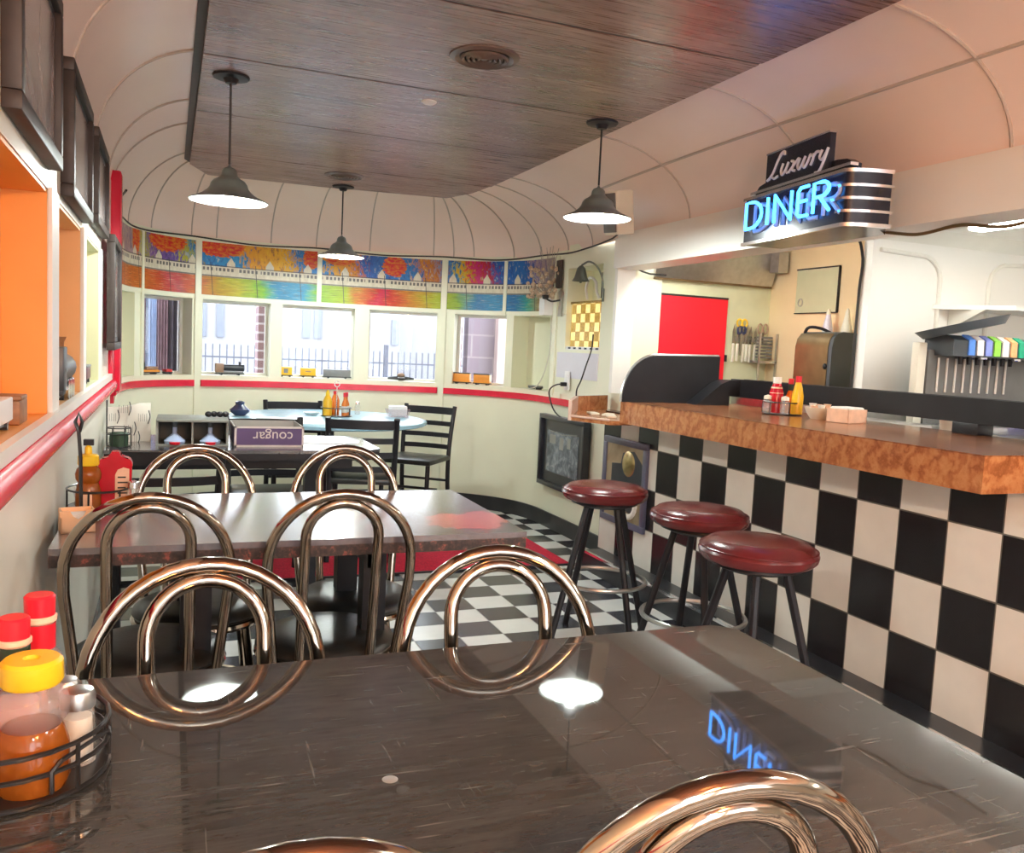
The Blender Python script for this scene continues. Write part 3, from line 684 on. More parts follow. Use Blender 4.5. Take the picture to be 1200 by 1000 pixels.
# ------------------------------------------------------------------ ladder back chairs
def ladder():
    t = thing('ladder_chair', '', 'chair', (0, 0, 0), 0, 'black metal ladder back chairs')
    part('seat', MB().box((-.19, -.19, .425), (.19, .20, .46), bev=.012), 'vinyl', t)
    for sx in (-1, 1):
        pts = [(sx*.175, -.24, 0), (sx*.175, -.185, .25), (sx*.175, -.18, .45), (sx*.18, -.20, .62), (sx*.185, -.245, .80)]
        part('rear_post', MB().tube(catmull(pts, 5), .016, 8), 'blackm', t)
        part('leg', MB().tube([(sx*.165, .17, .43), (sx*.165, .185, 0)], .016, 8), 'blackm', t)
    for z, h in ((.765, .05), (.675, .032), (.595, .032), (.515, .032)):
        y = -.19-.055*max(0, (z-.55)/.25)
        P = catmull([(-.175, y, z), (-.09, y-.022, z), (0, y-.03, z), (.09, y-.022, z), (.175, y, z)], 4)
        mb = MB(); rows = [[mb.bm.verts.new(p+Vector((0, dy, dz))) for dy, dz in ((-.006, -h/2), (.006, -h/2), (.006, h/2), (-.006, h/2))] for p in P]
        for A, B in zip(rows, rows[1:]):
            for k in range(4): mb.bm.faces.new((A[k], A[(k+1) % 4], B[(k+1) % 4], B[k]))
        mb.bm.faces.new(rows[0]); mb.bm.faces.new(rows[-1][::-1]); part('slat', mb, 'blackm', t)
    for q in (((-.165, .18, .2), (-.175, -.19, .2)), ((.165, .18, .2), (.175, -.19, .2)), ((-.17, 0, .24), (.17, 0, .24)), ((-.175, -.185, .28), (.175, -.185, .28))): part('stretcher', MB().tube(q, .009, 6), 'blackm', t)
    return t
lc = ladder()
LCS = [(1.585, 5.72, math.atan2(-.78, -.62)-PI/2, 'black ladder back chair at the right of the blue table, its seat in full view'),
       (1.04, 4.86, R(-14), 'black ladder back chair with its back before the blue table'),
       (.80, 5.83, PI, 'black ladder back chair behind the blue table under the yellow toy railcars'),
       (-.01, 3.62, R(4), 'black ladder back chair before the grey bin, behind the ketchup'),
       (.46, 4.36, PI, 'black ladder back chair across the dark table, seen under its top')]
for i, (x, y, rz, lb) in enumerate(LCS):
    if i == 0: lc.location = (x, y, 0); lc.rotation_euler = (0, 0, rz); lc['label'] = lb
    else: dup(lc, (x, y, .0125 if i in (1, 4) else 0), rz, lb)

# ------------------------------------------------------------------ bar stools
def stool():
    t = thing('bar_stool', '', 'stool', (0, 0, 0), 0, 'maroon stools along the counter')
    s = part('seat', MB().lathe([(0, .682), (.11, .680), (.153, .672), (.174, .656), (.181, .642), (.177, .626), (.166, .615), (0, .615)], seg=40), 'maroon', t, 'round maroon vinyl seat')
    part('piping', MB().tube([(.1755*math.cos(2*PI*k/40), .1755*math.sin(2*PI*k/40), .654) for k in range(40)], .0035, 6, True), 'maroon', s)
    part('seat_plate', MB().lathe([(0, .616), (.135, .616), (.14, .60), (.10, .585), (0, .585)], seg=28), 'blackm', t)
    for k in range(4):
        a_ = PI/2*k; ca, sa = math.cos(a_), math.sin(a_)
        part('leg', MB().tube([(.085*ca, .085*sa, .595), (.245*ca, .245*sa, 0.)], .0135, 8), 'blackm', t)
    part('foot_ring', MB().tube([(.19*math.cos(2*PI*k/36), .19*math.sin(2*PI*k/36), .27) for k in range(36)], .009, 8, True), 'steel', t, 'worn bare metal foot ring')
    return t
bs = stool()
for i, (x, y, rz, lb) in enumerate([(1.71, 3.18, R(8), 'maroon bar stool farthest along the counter, before the framed locomotive picture'), (1.82, 2.647, R(70), 'maroon bar stool in the middle of the three'), (1.686, 2.13, R(52), 'maroon bar stool nearest the viewer, beside the near table corner')]):
    if i == 0: bs.location = (x, y, 0); bs.rotation_euler = (0, 0, rz); bs['label'] = lb
    else: dup(bs, (x, y, 0), rz, lb)

# ------------------------------------------------------------------ pendants
def pendant(cordlen, glow='bulb', label='', loc=(0, 0, 0)):
    t = thing('pendant_lamp', label, 'lamp', loc, 0, 'bell shaped pendant lamps')
    pr = [(.147, 0), (.128, .009), (.100, .022), (.080, .038), (.071, .050), (.067, .064), (.058, .076), (.042, .085), (.031, .095), (.028, .112), (.022, .122), (.008, .128), (0, .14)]
    part('shade', MB().lathe(pr, seg=36), 'shade', t, 'grey green metal shade')
    part('shade_lining', MB().lathe([(max(r-.004, 0), z-.003) for r, z in pr[:-4]], seg=36), 'shadein', t)
    part('bulb', MB().ball((0, 0, .018), .03, (1, 1, 1.15)), glow, t, 'bright bulb')
    part('cord', MB().tube([(0, 0, .138), (0, 0, cordlen-.02)], .0045, 6), 'cord', t)
    part('canopy', MB().lathe([(0, cordlen-.03), (.02, cordlen-.028), (.03, cordlen-.012), (.066, cordlen-.008), (.07, cordlen), (0, cordlen)], seg=14), 'blackm', t)
    return t
pendant(2.2-1.735, 'bulb', 'pendant lamp hanging at the left, above the worn table', (.207, 3.54, 1.735))
pendant(2.2-1.76, 'bulb', 'pendant lamp hanging farthest away, above the blue table', (1.015, 5.60, 1.76))
pendant(2.2-1.80, 'bulb', 'pendant lamp hanging at the right, before the white loudspeaker', (1.70, 3.377, 1.80))

# ------------------------------------------------------------------ neon sign (hung at the header, turned a little)
sg = thing('neon_sign', 'art deco diner sign with blue neon letters above the counter', 'sign', (2.07, 2.31, 1.683))
A = Vector((2.15, 2.95)); B = Vector((2.07, 2.31)); ex = (B-A).normalized(); SL = (B-A).length
nrm = Vector((ex.y, -ex.x)); nrm = nrm if nrm.x < 0 else -nrm
SM = Matrix(((ex.x, 0, nrm.x, A.x-2.07), (ex.y, 0, nrm.y, A.y-2.31), (0, 1, 0, 0), (0, 0, 0, 1)))   # local: x along, y up, z out
SH = .182
def sbox(mb, x0, x1, y0, y1, z0, z1):
    g0 = len(mb.bm.verts); n = MB().box((x0, y0, z0), (x1, y1, z1)); n.bm.transform(SM)
    me = bpy.data.meshes.new('t'); n.bm.to_mesh(me); mb.bm.from_mesh(me); bpy.data.meshes.remove(me); return mb
def endcurve(off, n=14):     # plan of rounded right end in sign local coords (x,z)
    return [(SL+ (.038+off)*math.sin(k/n*PI*.5), -.15 + (.15+off)*math.cos(k/n*PI*.5)) for k in range(n+1)]
def plan(off): return [(0-off*.2, off)] + [(SL, off)] + endcurve(off)[1:] + [(SL-.02, -.16), (SL-.10, -.245), (0-off*.2, -.172)]
mb = MB(); mb.prism([(x, z) for x, z in plan(0)], 0, SH, 1); mb.xf(SM); part('cabinet', mb, 'sign', sg, 'black sign cabinet with rounded end')
def band(y0, y1, off, x0=None, full=False):
    mb = MB(); pl = [(x0 if x0 is not None else 0, 0)] + [(SL, 0)] + endcurve(0)[1:]; po = [(x0 if x0 is not None else 0, off)] + [(SL, off)] + endcurve(off)[1:]
    rows = [[mb.bm.verts.new(Vector(q)) for q in ((a[0], y0, a[1]), (b[0], y0, b[1]), (b[0], y1, b[1]), (a[0], y1, a[1]))] for a, b in zip(pl, po)]
    for P_, Q_ in zip(rows, rows[1:]):
        for k in range(4): mb.bm.faces.new((P_[k], P_[(k+1) % 4], Q_[(k+1) % 4], Q_[k]))
    mb.bm.faces.new(rows[0]); mb.bm.faces.new(rows[-1][::-1]); mb.xf(SM); return mb
for y0, y1, x0 in ((.172, .184, 0), (-.004, .008, 0), (.126, .135, SL-.03), (.084, .093, SL-.06), (.042, .051, SL-.03)): part('chrome_band', band(y0, y1, .012, x0), 'silver', sg)
mb = MB().prism([(.035, SH), (.035, .205), (.06, .225), (.10, .232), (SL-.085, .232), (SL-.03, .225), (SL+.01, .205), (SL+.01, SH)], -.05, -.02, 2)
mb.xf(SM); part('crown_step', mb, 'sign', sg)
mb = MB(); sbox(mb, .125, SL-.115, SH, .33, -.03, -.008); cr = part('crown_panel', mb, 'sign', sg, smooth=False)
mb = MB(); sbox(mb, .125, SL-.115, .33, .336, -.034, -.004); part('crown_rim', mb, 'silver', cr)
mb = MB(); sbox(mb, .03, SL+.02, SH+.012, SH+.022, -.03, .0); part('shelf_trim', mb, 'silver', sg)
def strokes(sts, ox, oy, sx_, sy_, z, r, slant=0., smooth=True):
    mb = MB()
    for st_ in sts:
        P_ = [(ox+sx_*(x+slant*y), oy+sy_*y, z) for x, y in st_]
        if smooth and len(P_) > 2: P_ = catmull(P_, 5)
        mb.tube(P_, r, 8)
    return mb.xf(SM)
arc = lambda cx, cy_, rx, ry, a0, a1, n=10: [(cx+rx*math.cos(R(a0+(a1-a0)*k/n)), cy_+ry*math.sin(R(a0+(a1-a0)*k/n))) for k in range(n+1)]
LET = {'D': [[(0, 0), (0, 1), (.2, 1)] + arc(.2, .5, .42, .5, 90, -90)[1:] + [(0, 0)]], 'I': [[(0, 0), (0, 1)]], 'N': [[(0, 0), (0, 1), (.58, 0), (.58, 1)]],
       'E': [[(.5, 1), (.12, 1), (0, .88), (0, .12), (.12, 0), (.5, 0)], [(0, .52), (.42, .52)]], 'R': [[(0, 0), (0, 1), (.28, 1)] + arc(.28, .76, .28, .24, 90, -90, 8)[1:] + [(.05, .52)], [(.22, .52), (.6, 0)]]}
xs = {'D': (.070, .185), 'I': (.228, .1), 'N': (.276, .19), 'E': (.428, .125), 'R': (.523, .155)}
for nm, z, r, m_, dx in (('painted_letter', .001, .0085, 'signblue', .014), ('neon_tube', .035, .0062, 'neon', 0)):
    for ch, (x, wx) in xs.items():
        part(nm, strokes(LET[ch], x+dx, .052 if nm[0] == 'n' else .045, wx, .100, z, r, smooth=False), m_, sg)
part('tube_stand', strokes([[(.3, 0), (.3, -.06)]], .05, .05, .1, .1, .02, .004), 'clearg', sg)
LUX = [[(.42, .98), (.30, .80), (.16, .25), (.02, .02)], [(-.06, .0), (.12, .10), (.3, .0), (.46, .06)], [(.30, .80), (.36, .95), (.52, 1.0), (.56, .86)],
       [(.60, .52), (.58, .2), (.66, .06), (.78, .18), (.86, .5)], [(.86, .5), (.84, .15), (.92, .06)], [(1.0, .5), (1.12, .45), (1.14, .12), (1.28, .06)], [(1.34, .52), (1.18, .32), (.98, .06)],
       [(1.40, .5), (1.38, .18), (1.46, .06), (1.56, .2), (1.64, .5)], [(1.64, .5), (1.62, .2), (1.70, .06), (1.82, .25), (1.86, .5)], [(1.86, .5), (1.96, .42)], [(2.02, .5), (2.04, .3), (2.0, .06)], [(2.03, .36), (2.14, .52), (2.26, .48)],
       [(2.36, .52), (2.34, .24), (2.44, .14), (2.56, .3), (2.62, .52)], [(2.62, .52), (2.56, .05), (2.42, -.32), (2.30, -.30)]]
part('script_lettering', strokes(LUX, .150, SH+.05, .138, .088, -.005, .0050, .22), 'signscript', sg, 'ivory script lettering')
part('hanger', MB().tube([(.17, .12, .03), (.26, .12, .03)], .012, 8), 'blackm', sg)

# ------------------------------------------------------------------ ceiling fittings
for x, y, lb in ((.98, 2.853, 'round ringed ceiling vent nearest the viewer'), (.957, 5.24, 'round ringed ceiling vent at the far end of the ceiling')):
    t = thing('ceiling_vent', lb, 'vent', (x, y, 2.2), 0, 'round ceiling vents')
    part('rim', MB().lathe([(.085, -.002), (.10, -.010), (.118, -.004), (.12, 0), (.085, 0)], seg=36), 'ventb', t)
    for r in (.022, .040, .058, .076): part('ring', MB().lathe([(r-.007, -.010), (r, -.014), (r+.006, -.006), (r+.004, -.002), (r-.006, -.004)], seg=32), 'ventb', t)
    part('core', MB().lathe([(0, -.012), (.010, -.010), (.014, 0)], seg=16), 'ventb', t)
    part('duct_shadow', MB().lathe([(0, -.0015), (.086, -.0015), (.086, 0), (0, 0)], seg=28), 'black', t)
single('smoke_detector', MB().lathe([(0, -.012), (.022, -.010), (.030, -.004), (.031, 0), (0, 0)], seg=24), 'white', 'small white disc on the dark ceiling between the vents', 'detector', (.963, 3.466, 2.2))

# loudspeaker
sp_ = thing('mounted_speaker', 'white box loudspeaker leaning under the vault above the counter end', 'speaker', (2.21, 4.12, 1.855), R(11)); sp_.rotation_euler = (R(3), R(-9), R(11))
part('cabinet', MB().box((-.055, -.055, 0), (.06, .055, .225), bev=.006), 'ivory', sp_); part('grille', MB().box((-.062, -.048, .012), (-.054, .052, .213), bev=.003), 'grey', sp_)
part('bracket', MB().tube([(.05, .03, .1), (.10, .06, .10)], .012, 8), 'ivory', sp_)

# black cord clipped along the vault foot
P = [(-.20, 4.66, 1.90)] + [wp(s, -.012, 1.885+.008*math.sin(s*7)) for s in srange(.6, 5.5, .12)] + [Vector((2.40, 4.55, 1.895)), Vector((2.385, 4.42, 1.90)), Vector((2.40, 4.38, 1.85)), Vector((2.415, 4.37, 1.76)), Vector((2.50, 4.36, 1.70)), Vector((2.66, 4.36, 1.69))]
tag(link('cord', MB().tube(catmull(P, 3), .0055, 6).mesh('cord', 'cord')), 'long black cord clipped along the foot of the vault above the murals', 'cord')

# ------------------------------------------------------------------ pictures
def picture(label, loc, rz, w, h, fm, pm, matw=0, fw_=.03, d=.03, group=None, mat_m='frameb'):
    t = thing('framed_picture', label, 'picture', loc, rz, group)      # local: x width, y = out of wall is -y
    f = MB(); f.box((-w/2, -d, 0), (w/2, 0, fw_), bev=.003); f.box((-w/2, -d, h-fw_), (w/2, 0, h), bev=.003); f.box((-w/2, -d, fw_), (-w/2+fw_, 0, h-fw_), bev=.003); f.box((w/2-fw_, -d, fw_), (w/2, 0, h-fw_), bev=.003)
    part('frame', f, fm, t)
    if matw: part('mount', MB().box((-w/2+fw_, -d*.55, fw_), (w/2-fw_, 0, h-fw_)), mat_m, t)
    part('print', MB().box((-w/2+fw_+matw, -d*.6, fw_+matw), (w/2-fw_-matw, -d*.5, h-fw_-matw)), pm, t)
    return t
for (y0, y1, z0, z1), lb in (((1.66, 2.25, 1.575, 1.945), 'dark framed picture at upper left, nearest the viewer'), ((2.50, 3.10, 1.555, 1.90), 'dark framed picture above the tan alcove'), ((3.33, 3.88, 1.585, 1.91), 'dark framed picture above the pale green alcove'), ((3.90, 4.42, 1.14, 1.61), 'black framed picture hung low beside the red post')):
    picture(lb, (XL+(.022 if z0 < 1.2 else 0), (y0+y1)/2, z0), PI/2, y1-y0, z1-z0, 'frame', 'photow', .02, .032, .032, 'framed pictures on the left wall')
fp = picture('black framed monochrome photograph low on the wall beside the counter', (2.462, 5.16, .30), -PI/2, .70, .49, 'frameb', 'photo', .075, .03, .05)
mb = MB(); mb.box((-.20, -.0312, .30), (-.10, -.0305, .36)); mb.box((-.04, -.0312, .27), (.02, -.0305, .35)); mb.box((.08, -.0312, .29), (.13, -.0305, .36)); mb.tube([(-.22, -.031, .385), (0, -.031, .372), (.22, -.031, .39)], .003, 6); part('printed_windows', mb, 'bin', fp)
lp = picture('grey framed locomotive picture mounted on the tile front of the counter', (2.33, 4.105, .288), -PI/2, .475, .475, 'frameg', 'photos', 0, .035, .022)
part('body_print', MB().prism([(-.14, .20), (-.14, .33), (-.04, .34), (-.02, .40), (.10, .42), (.19, .36), (.19, .20), (.02, .17)], -.0142, -.0132, 1), 'toydark', lp)
part('lamp_print', MB().lathe([(0, 0), (.066, 0), (.070, -.002), (0, -.002)], seg=28).xf(Matrix.Translation((.045, -.0155, .345)) @ Matrix.Rotation(R(90), 4, 'X')), 'brass', lp, 'brass headlamp in the picture')
part('wheel_print', MB().lathe([(0, 0), (.052, 0), (.054, -.002), (0, -.002)], seg=24).xf(Matrix.Translation((.07, -.0155, .135)) @ Matrix.Rotation(R(90), 4, 'X')), 'toydark', lp)
part('arc_print', MB().tube([(.06+.085*math.cos(R(a_)), -.0135, .135+.075*math.sin(R(a_))) for a_ in range(190, 376, 15)], .016, 6), 'labelw', lp)
# ------------------------------------------------------------------ niche and wall things on the right
NZ = 1.24; n0 = at(5.34)[0]
al = thing('art_glass_lamp', 'glowing yellow checkered glass box lamp in the wall niche', 'lamp', (2.50, 5.045, NZ), 0)
mb = MB().box((-.005, -.21, .02), (.05, .21, .30), bev=.003); part('glass_panel', mb, 'artglass', al)
part('base_strip', MB().box((-.02, -.245, 0), (.06, .24, .02)), 'tilesw', al)
part('base_checks', MB().box((-.022, -.24, .004), (-.0195, .24, .016)), tile_mat('tiny checks', (1, 2), 0, .04, -.1, .2, (.8, .8, .8), (.05, .05, .07), (.3, .3, .3)), al)
part('top_frame', MB().box((-.012, -.215, .30), (.055, .215, .315)), 'brass', al)
single('niche_picture', MB().box((0, -.10, 0), (.012, .10, .17), bev=.003), 'navy', 'small navy picture at the back of the niche above the glowing lamp', 'picture', (2.635, 5.02, 1.585))
single('cable_loop', MB().tube(catmull([(0, .13, 0), (-.02, .115, .08), (-.02, .06, .14), (-.01, 0, .11), (-.02, -.04, .04), (-.01, -.06, 0)], 6), .009, 8), 'white', 'thick white cable arched above the glowing lamp', 'cable', (2.575, 5.06, 1.575))
bl = thing('bell_lamp', 'small verdigris bell on a curved arm beside the niche', 'bell', (2.47, 4.755, 1.60))
part('arm', MB().tube(catmull([(-.008, 0, -.03), (-.02, -.005, .08), (-.04, .03, .15), (-.06, .10, .185), (-.07, .185, .17)], 6), .006, 8), 'bell', bl)
part('wall_plate', MB().box((-.01, -.008, -.06), (0, .012, .02), bev=.003), 'bell', bl)
part('bell', MB().lathe([(0, .17), (.012, .165), (.026, .15), (.034, .12), (.042, .09), (.052, .075), (.056, .07), (.048, .072), (0, .14)], (-.07, .19, 0), 20), 'bell', bl); part('clapper', MB().ball((-.07, .19, .066), .009), 'bell', bl)
single('wall_plaque', MB().box((-.012, -.045, 0), (0, .045, .19), bev=.003), 'frame', 'narrow dark plaque on the wall above the small sconce', 'plaque', (2.462, 5.395, 1.65))
sc_ = thing('wall_sconce', 'dark metal sconce bracket below the narrow plaque', 'sconce', (2.462, 5.36, 1.46))
part('back_plate', MB().prism([(-.03, 0), (.03, 0), (.022, .06), (.012, .09), (.035, .16), (0, .185), (-.035, .16), (-.012, .09), (-.022, .06)], -.008, 0, 0), 'steel', sc_); part('arm', MB().tube(catmull([(-.006, 0, .11), (-.06, .03, .10), (-.09, .06, .12)], 5), .006, 6), 'blackm', sc_); part('cup', MB().lathe([(0, .11), (.02, .115), (.024, .14), (.018, .14), (0, .12)], (-.09, .06, 0), 12), 'blackm', sc_)
hp = thing('hanging_flowers', 'dried flowers in a white wall pot at the end of the murals', 'flowers', (2.44, 5.53, 1.47))
part('pot', MB().lathe([(0, 0), (.06, 0), (.064, .06), (.062, .125), (.055, .125), (0, .11)], seg=4).xf(Matrix.Rotation(R(45), 4, 'Z')), 'white', hp, smooth=False)
mb = MB(); mf = MB(); rnd = random.Random(2)
for k in range(80):
    a_ = rnd.uniform(0, 2*PI); tl = rnd.uniform(.05, .19); h_ = rnd.uniform(.0, 1)**2*.36
    p = Vector((min(.012, .6*tl*math.cos(a_)-.03), tl*math.sin(a_), .12+h_)); mb.tube([(0, 0, .10), (p.x*.5, p.y*.4, .12+h_*.5), p], .0018, 4)
    if h_ < .22: mf.ball(p, rnd.uniform(.008, .018), seg=6)
part('stems', mb, 'straw', hp, stuff=True); part('blossoms', mf, 'dry', hp, stuff=True)
single('power_cord', MB().tube(catmull([(2.465, 5.52, 1.47), (2.462, 5.50, 1.25), (2.455, 5.56, 1.08), (2.45, 5.70, .96), (2.44, 5.80, .945)], 6), .004, 6), 'cordw', 'thin white cord curving down from the dried flowers to the window ledge', 'cord')
wo = thing('wall_outlet', 'white wall outlet with a black plug below the glowing lamp', 'outlet', (2.462, 5.19, 1.03))
part('cover_plate', MB().box((-.008, -.038, -.06), (0, .038, .065), bev=.003), 'white', wo); part('plug', MB().box((-.05, -.012, -.035), (-.007, .012, -.008), bev=.005), 'blackm', wo)
single('appliance_cord', MB().tube(catmull([(2.415, 5.19, 1.01), (2.40, 5.24, 1.0), (2.395, 5.33, .95), (2.41, 5.31, .86), (2.42, 5.18, .79), (2.44, 5.12, .775)], 6), .005, 6), 'cord', 'black cord from the outlet drooping to the framed photograph', 'cord')
single('lamp_cord', MB().tube(catmull([(2.46, 4.85, 1.34), (2.45, 4.84, 1.25), (2.44, 4.88, 1.15), (2.43, 4.93, 1.04), (2.43, 4.98, .98), (2.435, 4.99, .93)], 6), .005, 6), 'cord', 'black lamp cord hanging from the glowing lamp to the corner shelf', 'cord')
for k, (dx, dy, rz) in enumerate(((0, 0, .1), (.03, .09, -.2), (-.02, .17, .3))):
    single('napkin_packet', MB().box((-.05, -.025, 0), (.05, .025, .012), bev=.004), 'ivory', ('folded paper packet on the corner shelf, nearest the divider', 'folded paper packet in the middle of the corner shelf', 'folded paper packet on the corner shelf, nearest the pinkish end')[k], 'packet', (2.15+dx, 3.98+dy, .8935), rz+R(60), 'packets on the corner shelf')

# ------------------------------------------------------------------ rug
rg = single('rug', MB().box((.30, 4.40, .001), (2.165, 5.06, .012), bev=.003), 'rug', 'bright red rug on the checkered floor beyond the worn table', 'rug')
part('binding', MB().box((.30, 4.385, .001), (2.165, 4.405, .010)), 'blackm', rg)

# ------------------------------------------------------------------ table things: rear dark table
bx_ = thing('display_box', 'shallow purple cardboard display box upside down lettered on dark table', 'box', (.41, 3.99, .7505), R(0))
w, d, h = .145, .15, .088
mb = MB(); mb.box((-w, -d, 0), (w, -d+.006, h)); mb.box((-w, d-.006, 0), (w, d, h)); mb.box((-w, -d, 0), (-w+.006, d, h)); mb.box((w-.006, -d, 0), (w, d, h)); mb.box((-w, -d, 0), (w, d, .005)); part('tray', mb, 'greyc', bx_, smooth=False)
mb = MB(); mb.box((-w+.008, -d-.0015, .008), (w-.008, -d, h-.008)); mb.box((-w-.0015, -d+.008, .008), (-w, d-.008, h-.008)); part('printed_side', mb, 'purple', bx_, smooth=False)
mb = MB()
for q in (((-w-.001, -d-.001, h-.008), (w+.001, -d, h)), ((-w-.001, -d-.001, 0), (w+.001, -d, .008)), ((-w-.001, -d-.001, 0), (-w+.008, -d, h)), ((w-.008, -d-.001, 0), (w+.001, -d, h)), ((-w-.001, -d, h-.008), (-w, d, h)), ((-w-.001, -d, 0), (-w, d, .008))): mb.box(*q)
part('pale_border', mb, 'cardrim', bx_, smooth=False)
text('lettering', 'cougar', .062, 'cardrim', bx_, Matrix.Translation((.015, -d-.002, .046)) @ Matrix.Rotation(R(90), 4, 'X') @ Matrix.Rotation(PI, 4, 'Z'), .0005, 'pale lettering printed upside down')
gb = thing('tabletop_bin', 'grey plastic bin with two openings on the dark table', 'bin', (.095, 3.98, .7505), R(-1))
mb = MB(); mb.box((-.14, -.12, .10), (.15, .12, .112), bev=.004); mb.box((-.14, .10, 0), (.15, .12, .10)); mb.box((-.14, -.11, 0), (-.13, .12, .10)); mb.box((.14, -.11, 0), (.15, .12, .10)); mb.box((0, -.11, 0), (.008, .1, .10)); mb.box((-.14, -.12, 0), (.15, .12, .006)); part('shell', mb, 'bin', gb)
part('dark_lining', MB().box((-.128, .085, .007), (.138, .099, .098)), 'bind', gb)
for k, x in enumerate((-.068, .074)):
    t = thing('chrome_funnel', ('small bluish funnel in the left opening of the grey bin', 'small bluish funnel in the right opening of the grey bin')[k], 'funnel', (.095+x, 3.90, .757), 0, 'funnels in the grey bin')
    part('cone', MB().lathe([(.040, .0), (.044, .012), (.020, .034), (.009, .044), (.009, .075), (.006, .075), (0, .04)], seg=20), 'curtainb', t); part('base', MB().lathe([(0, 0), (.020, 0), (.022, .01), (0, .012)], (0, -.035, 0), 14), 'redcap', t); part('neck', MB().lathe([(.010, .070), (.012, .09), (.006, .094), (0, .094)], seg=12), 'dgrey', t)  # blue and red reflections on the metal, painted in as part colours
for k in range(4): single('dark_fruit', MB().ball((0, 0, .014), .016, (1, .9, .8), 10), 'black', ('dark round lump on the bin lid, left end of the row', 'dark round lump on the bin lid, second from left', 'dark round lump on the bin lid, third from left', 'dark round lump on the bin lid, right end of the row')[k], 'lump', (.165+.024*k, 4.0+.01*(k % 2), .861), 0, 'dark lumps on the grey bin')
pk = thing('paper_package', 'white paper wrapped package with black print leaning at the left wall', 'package', (-.155, 4.03, .7505), R(3))
mb = MB(); P = [(-.085, -.03), (.085, -.025), (.087, .02), (-.085, .02)]; mb.prism(P, 0, .155); 
bmesh.ops.subdivide_edges(mb.bm, edges=mb.bm.edges[:], cuts=3, use_grid_fill=True)
for v in mb.bm.verts: v.co.y += .012*math.sin(v.co.x*40+v.co.z*30); v.co.z += .012*math.sin(v.co.x*25)*(v.co.z > .1)
part('wrapping', mb, 'paper', pk)
mb = MB()
for cx_, cz in ((-.065, .11), (.0, .06), (.055, .11), (-.02, .145), (.015, .02)):
    for j in range(5): mb.box((cx_-.02+.008*j, -.0455, cz-.02), (cx_-.0188+.008*j, -.0445, cz+.014-.004*(j % 2)))
    mb.tube(catmull([(cx_+.02, -.045, cz+.028), (cx_+.026, -.045, cz), (cx_+.018, -.045, cz-.03)], 4), .002, 5)
part('black_print', mb, 'ink', pk)
wb = thing('wire_basket', 'small wire basket with greenish jar at the wall end of dark table', 'basket', (-.185, 3.83, .7505))
mb = MB()
for z in (.0, .05, .075): mb.tube([(.045*math.cos(2*PI*k/20), .045*math.sin(2*PI*k/20), z+.003) for k in range(20)], .0022, 5, True)
for k in range(6): a_ = 2*PI*k/6; mb.tube([(.045*math.cos(a_), .045*math.sin(a_), .003), (.045*math.cos(a_), .045*math.sin(a_), .077)], .0018, 5)
mb.tube([(-.045, 0, .0), (-.045, 0, .19)], .003, 6); part('wire_frame', mb, 'wire', wb)
single('sauce_jar', MB().lathe([(0, 0), (.034, 0), (.036, .03), (.034, .05), (.028, .056), (0, .056)], seg=20), 'dgreen', 'dark green jar standing in the wire basket', 'jar', (-.185, 3.83, .754))
single('paper_menu', MB().prism([(-.17, -.11), (.13, -.13), (.17, .02), (.12, .12), (-.15, .10)], 0, .003), 'white', 'white paper sheet lying on the dark table right of the purple box', 'paper', (.69, 4.08, .7505))

# blue table things
def bottle(name, prof, m, label, cat, loc, cap=None, capm='redcap', lab=None, labm='label', seg=18, group=None):
    t = thing(name, label, cat, loc, 0, group)
    part('body', MB().lathe(prof, seg=seg), m, t)
    if cap: part('cap', MB().lathe(cap, seg=seg), capm, t)
    if lab: part('label', MB().lathe(lab, seg=seg), labm, t)
    return t
cd = thing('condiment_caddy', 'wire condiment caddy with loop handle on the blue table', 'caddy', (.985, 5.44, .7505))
def caddy_frame(t, rx, ry, hz, handle, m='wire', seg=24, rails=(.0, .05)):
    mb = MB()
    for z in rails: mb.tube([(rx*math.cos(2*PI*k/seg), ry*math.sin(2*PI*k/seg), z+.004) for k in range(seg)], .0028, 6, True)
    part('rim', mb, m, t)
    mb = MB()
    for k in range(6): a_ = 2*PI*k/6+.3; mb.tube([(rx*math.cos(a_), ry*math.sin(a_), .004), (rx*math.cos(a_), ry*math.sin(a_), rails[-1]+.004)], .0025, 5)
    part('upright', mb, m, t)
    part('floor_plate', MB().lathe([(0, .002), (rx, .002), (rx, .006), (0, .006)], seg=seg).xf(Matrix.Diagonal((1, ry/rx, 1, 1))), m, t)
    if handle: part('handle', MB().tube([(0, 0, .005), (0, 0, handle-.03)] + [(.016*math.sin(a_), 0, handle-.012-.018*math.cos(a_)) for a_ in [2*PI*k/12 for k in range(13)]], .0028, 6), 'silver', t)
caddy_frame(cd, .095, .085, .05, .215)
bottle('mustard_bottle', [(0, 0), (.028, 0), (.029, .09), (.02, .115), (.012, .125), (0, .125)], 'mustard', 'yellow mustard bottle in the blue table caddy', 'bottle', (.925, 5.42, .757), [(.013, .122), (.013, .14), (.004, .16), (0, .16)], 'yellow')
bottle('ketchup_bottle', [(0, 0), (.026, 0), (.027, .09), (.018, .115), (.012, .13), (0, .13)], 'hot', 'orange red sauce bottle left of the red caps in the blue table caddy', 'bottle', (.985, 5.49, .757), [(.013, .128), (.013, .15), (0, .15)], 'redcap')
for k, (x, y) in enumerate(((1.03, 5.41), (1.05, 5.46))): bottle('hot_sauce_bottle', [(0, 0), (.018, 0), (.019, .07), (.009, .10), (.008, .12), (0, .12)], 'hot', ('little hot sauce bottle nearest the viewer in the blue table caddy', 'little hot sauce bottle at the right end of the blue table caddy')[k], 'bottle', (x, y, .757), [(.010, .118), (.010, .145), (0, .145)], 'redcap', [(.0192, .02), (.0194, .06)], 'labelw', group='hot sauce bottles on the blue table')
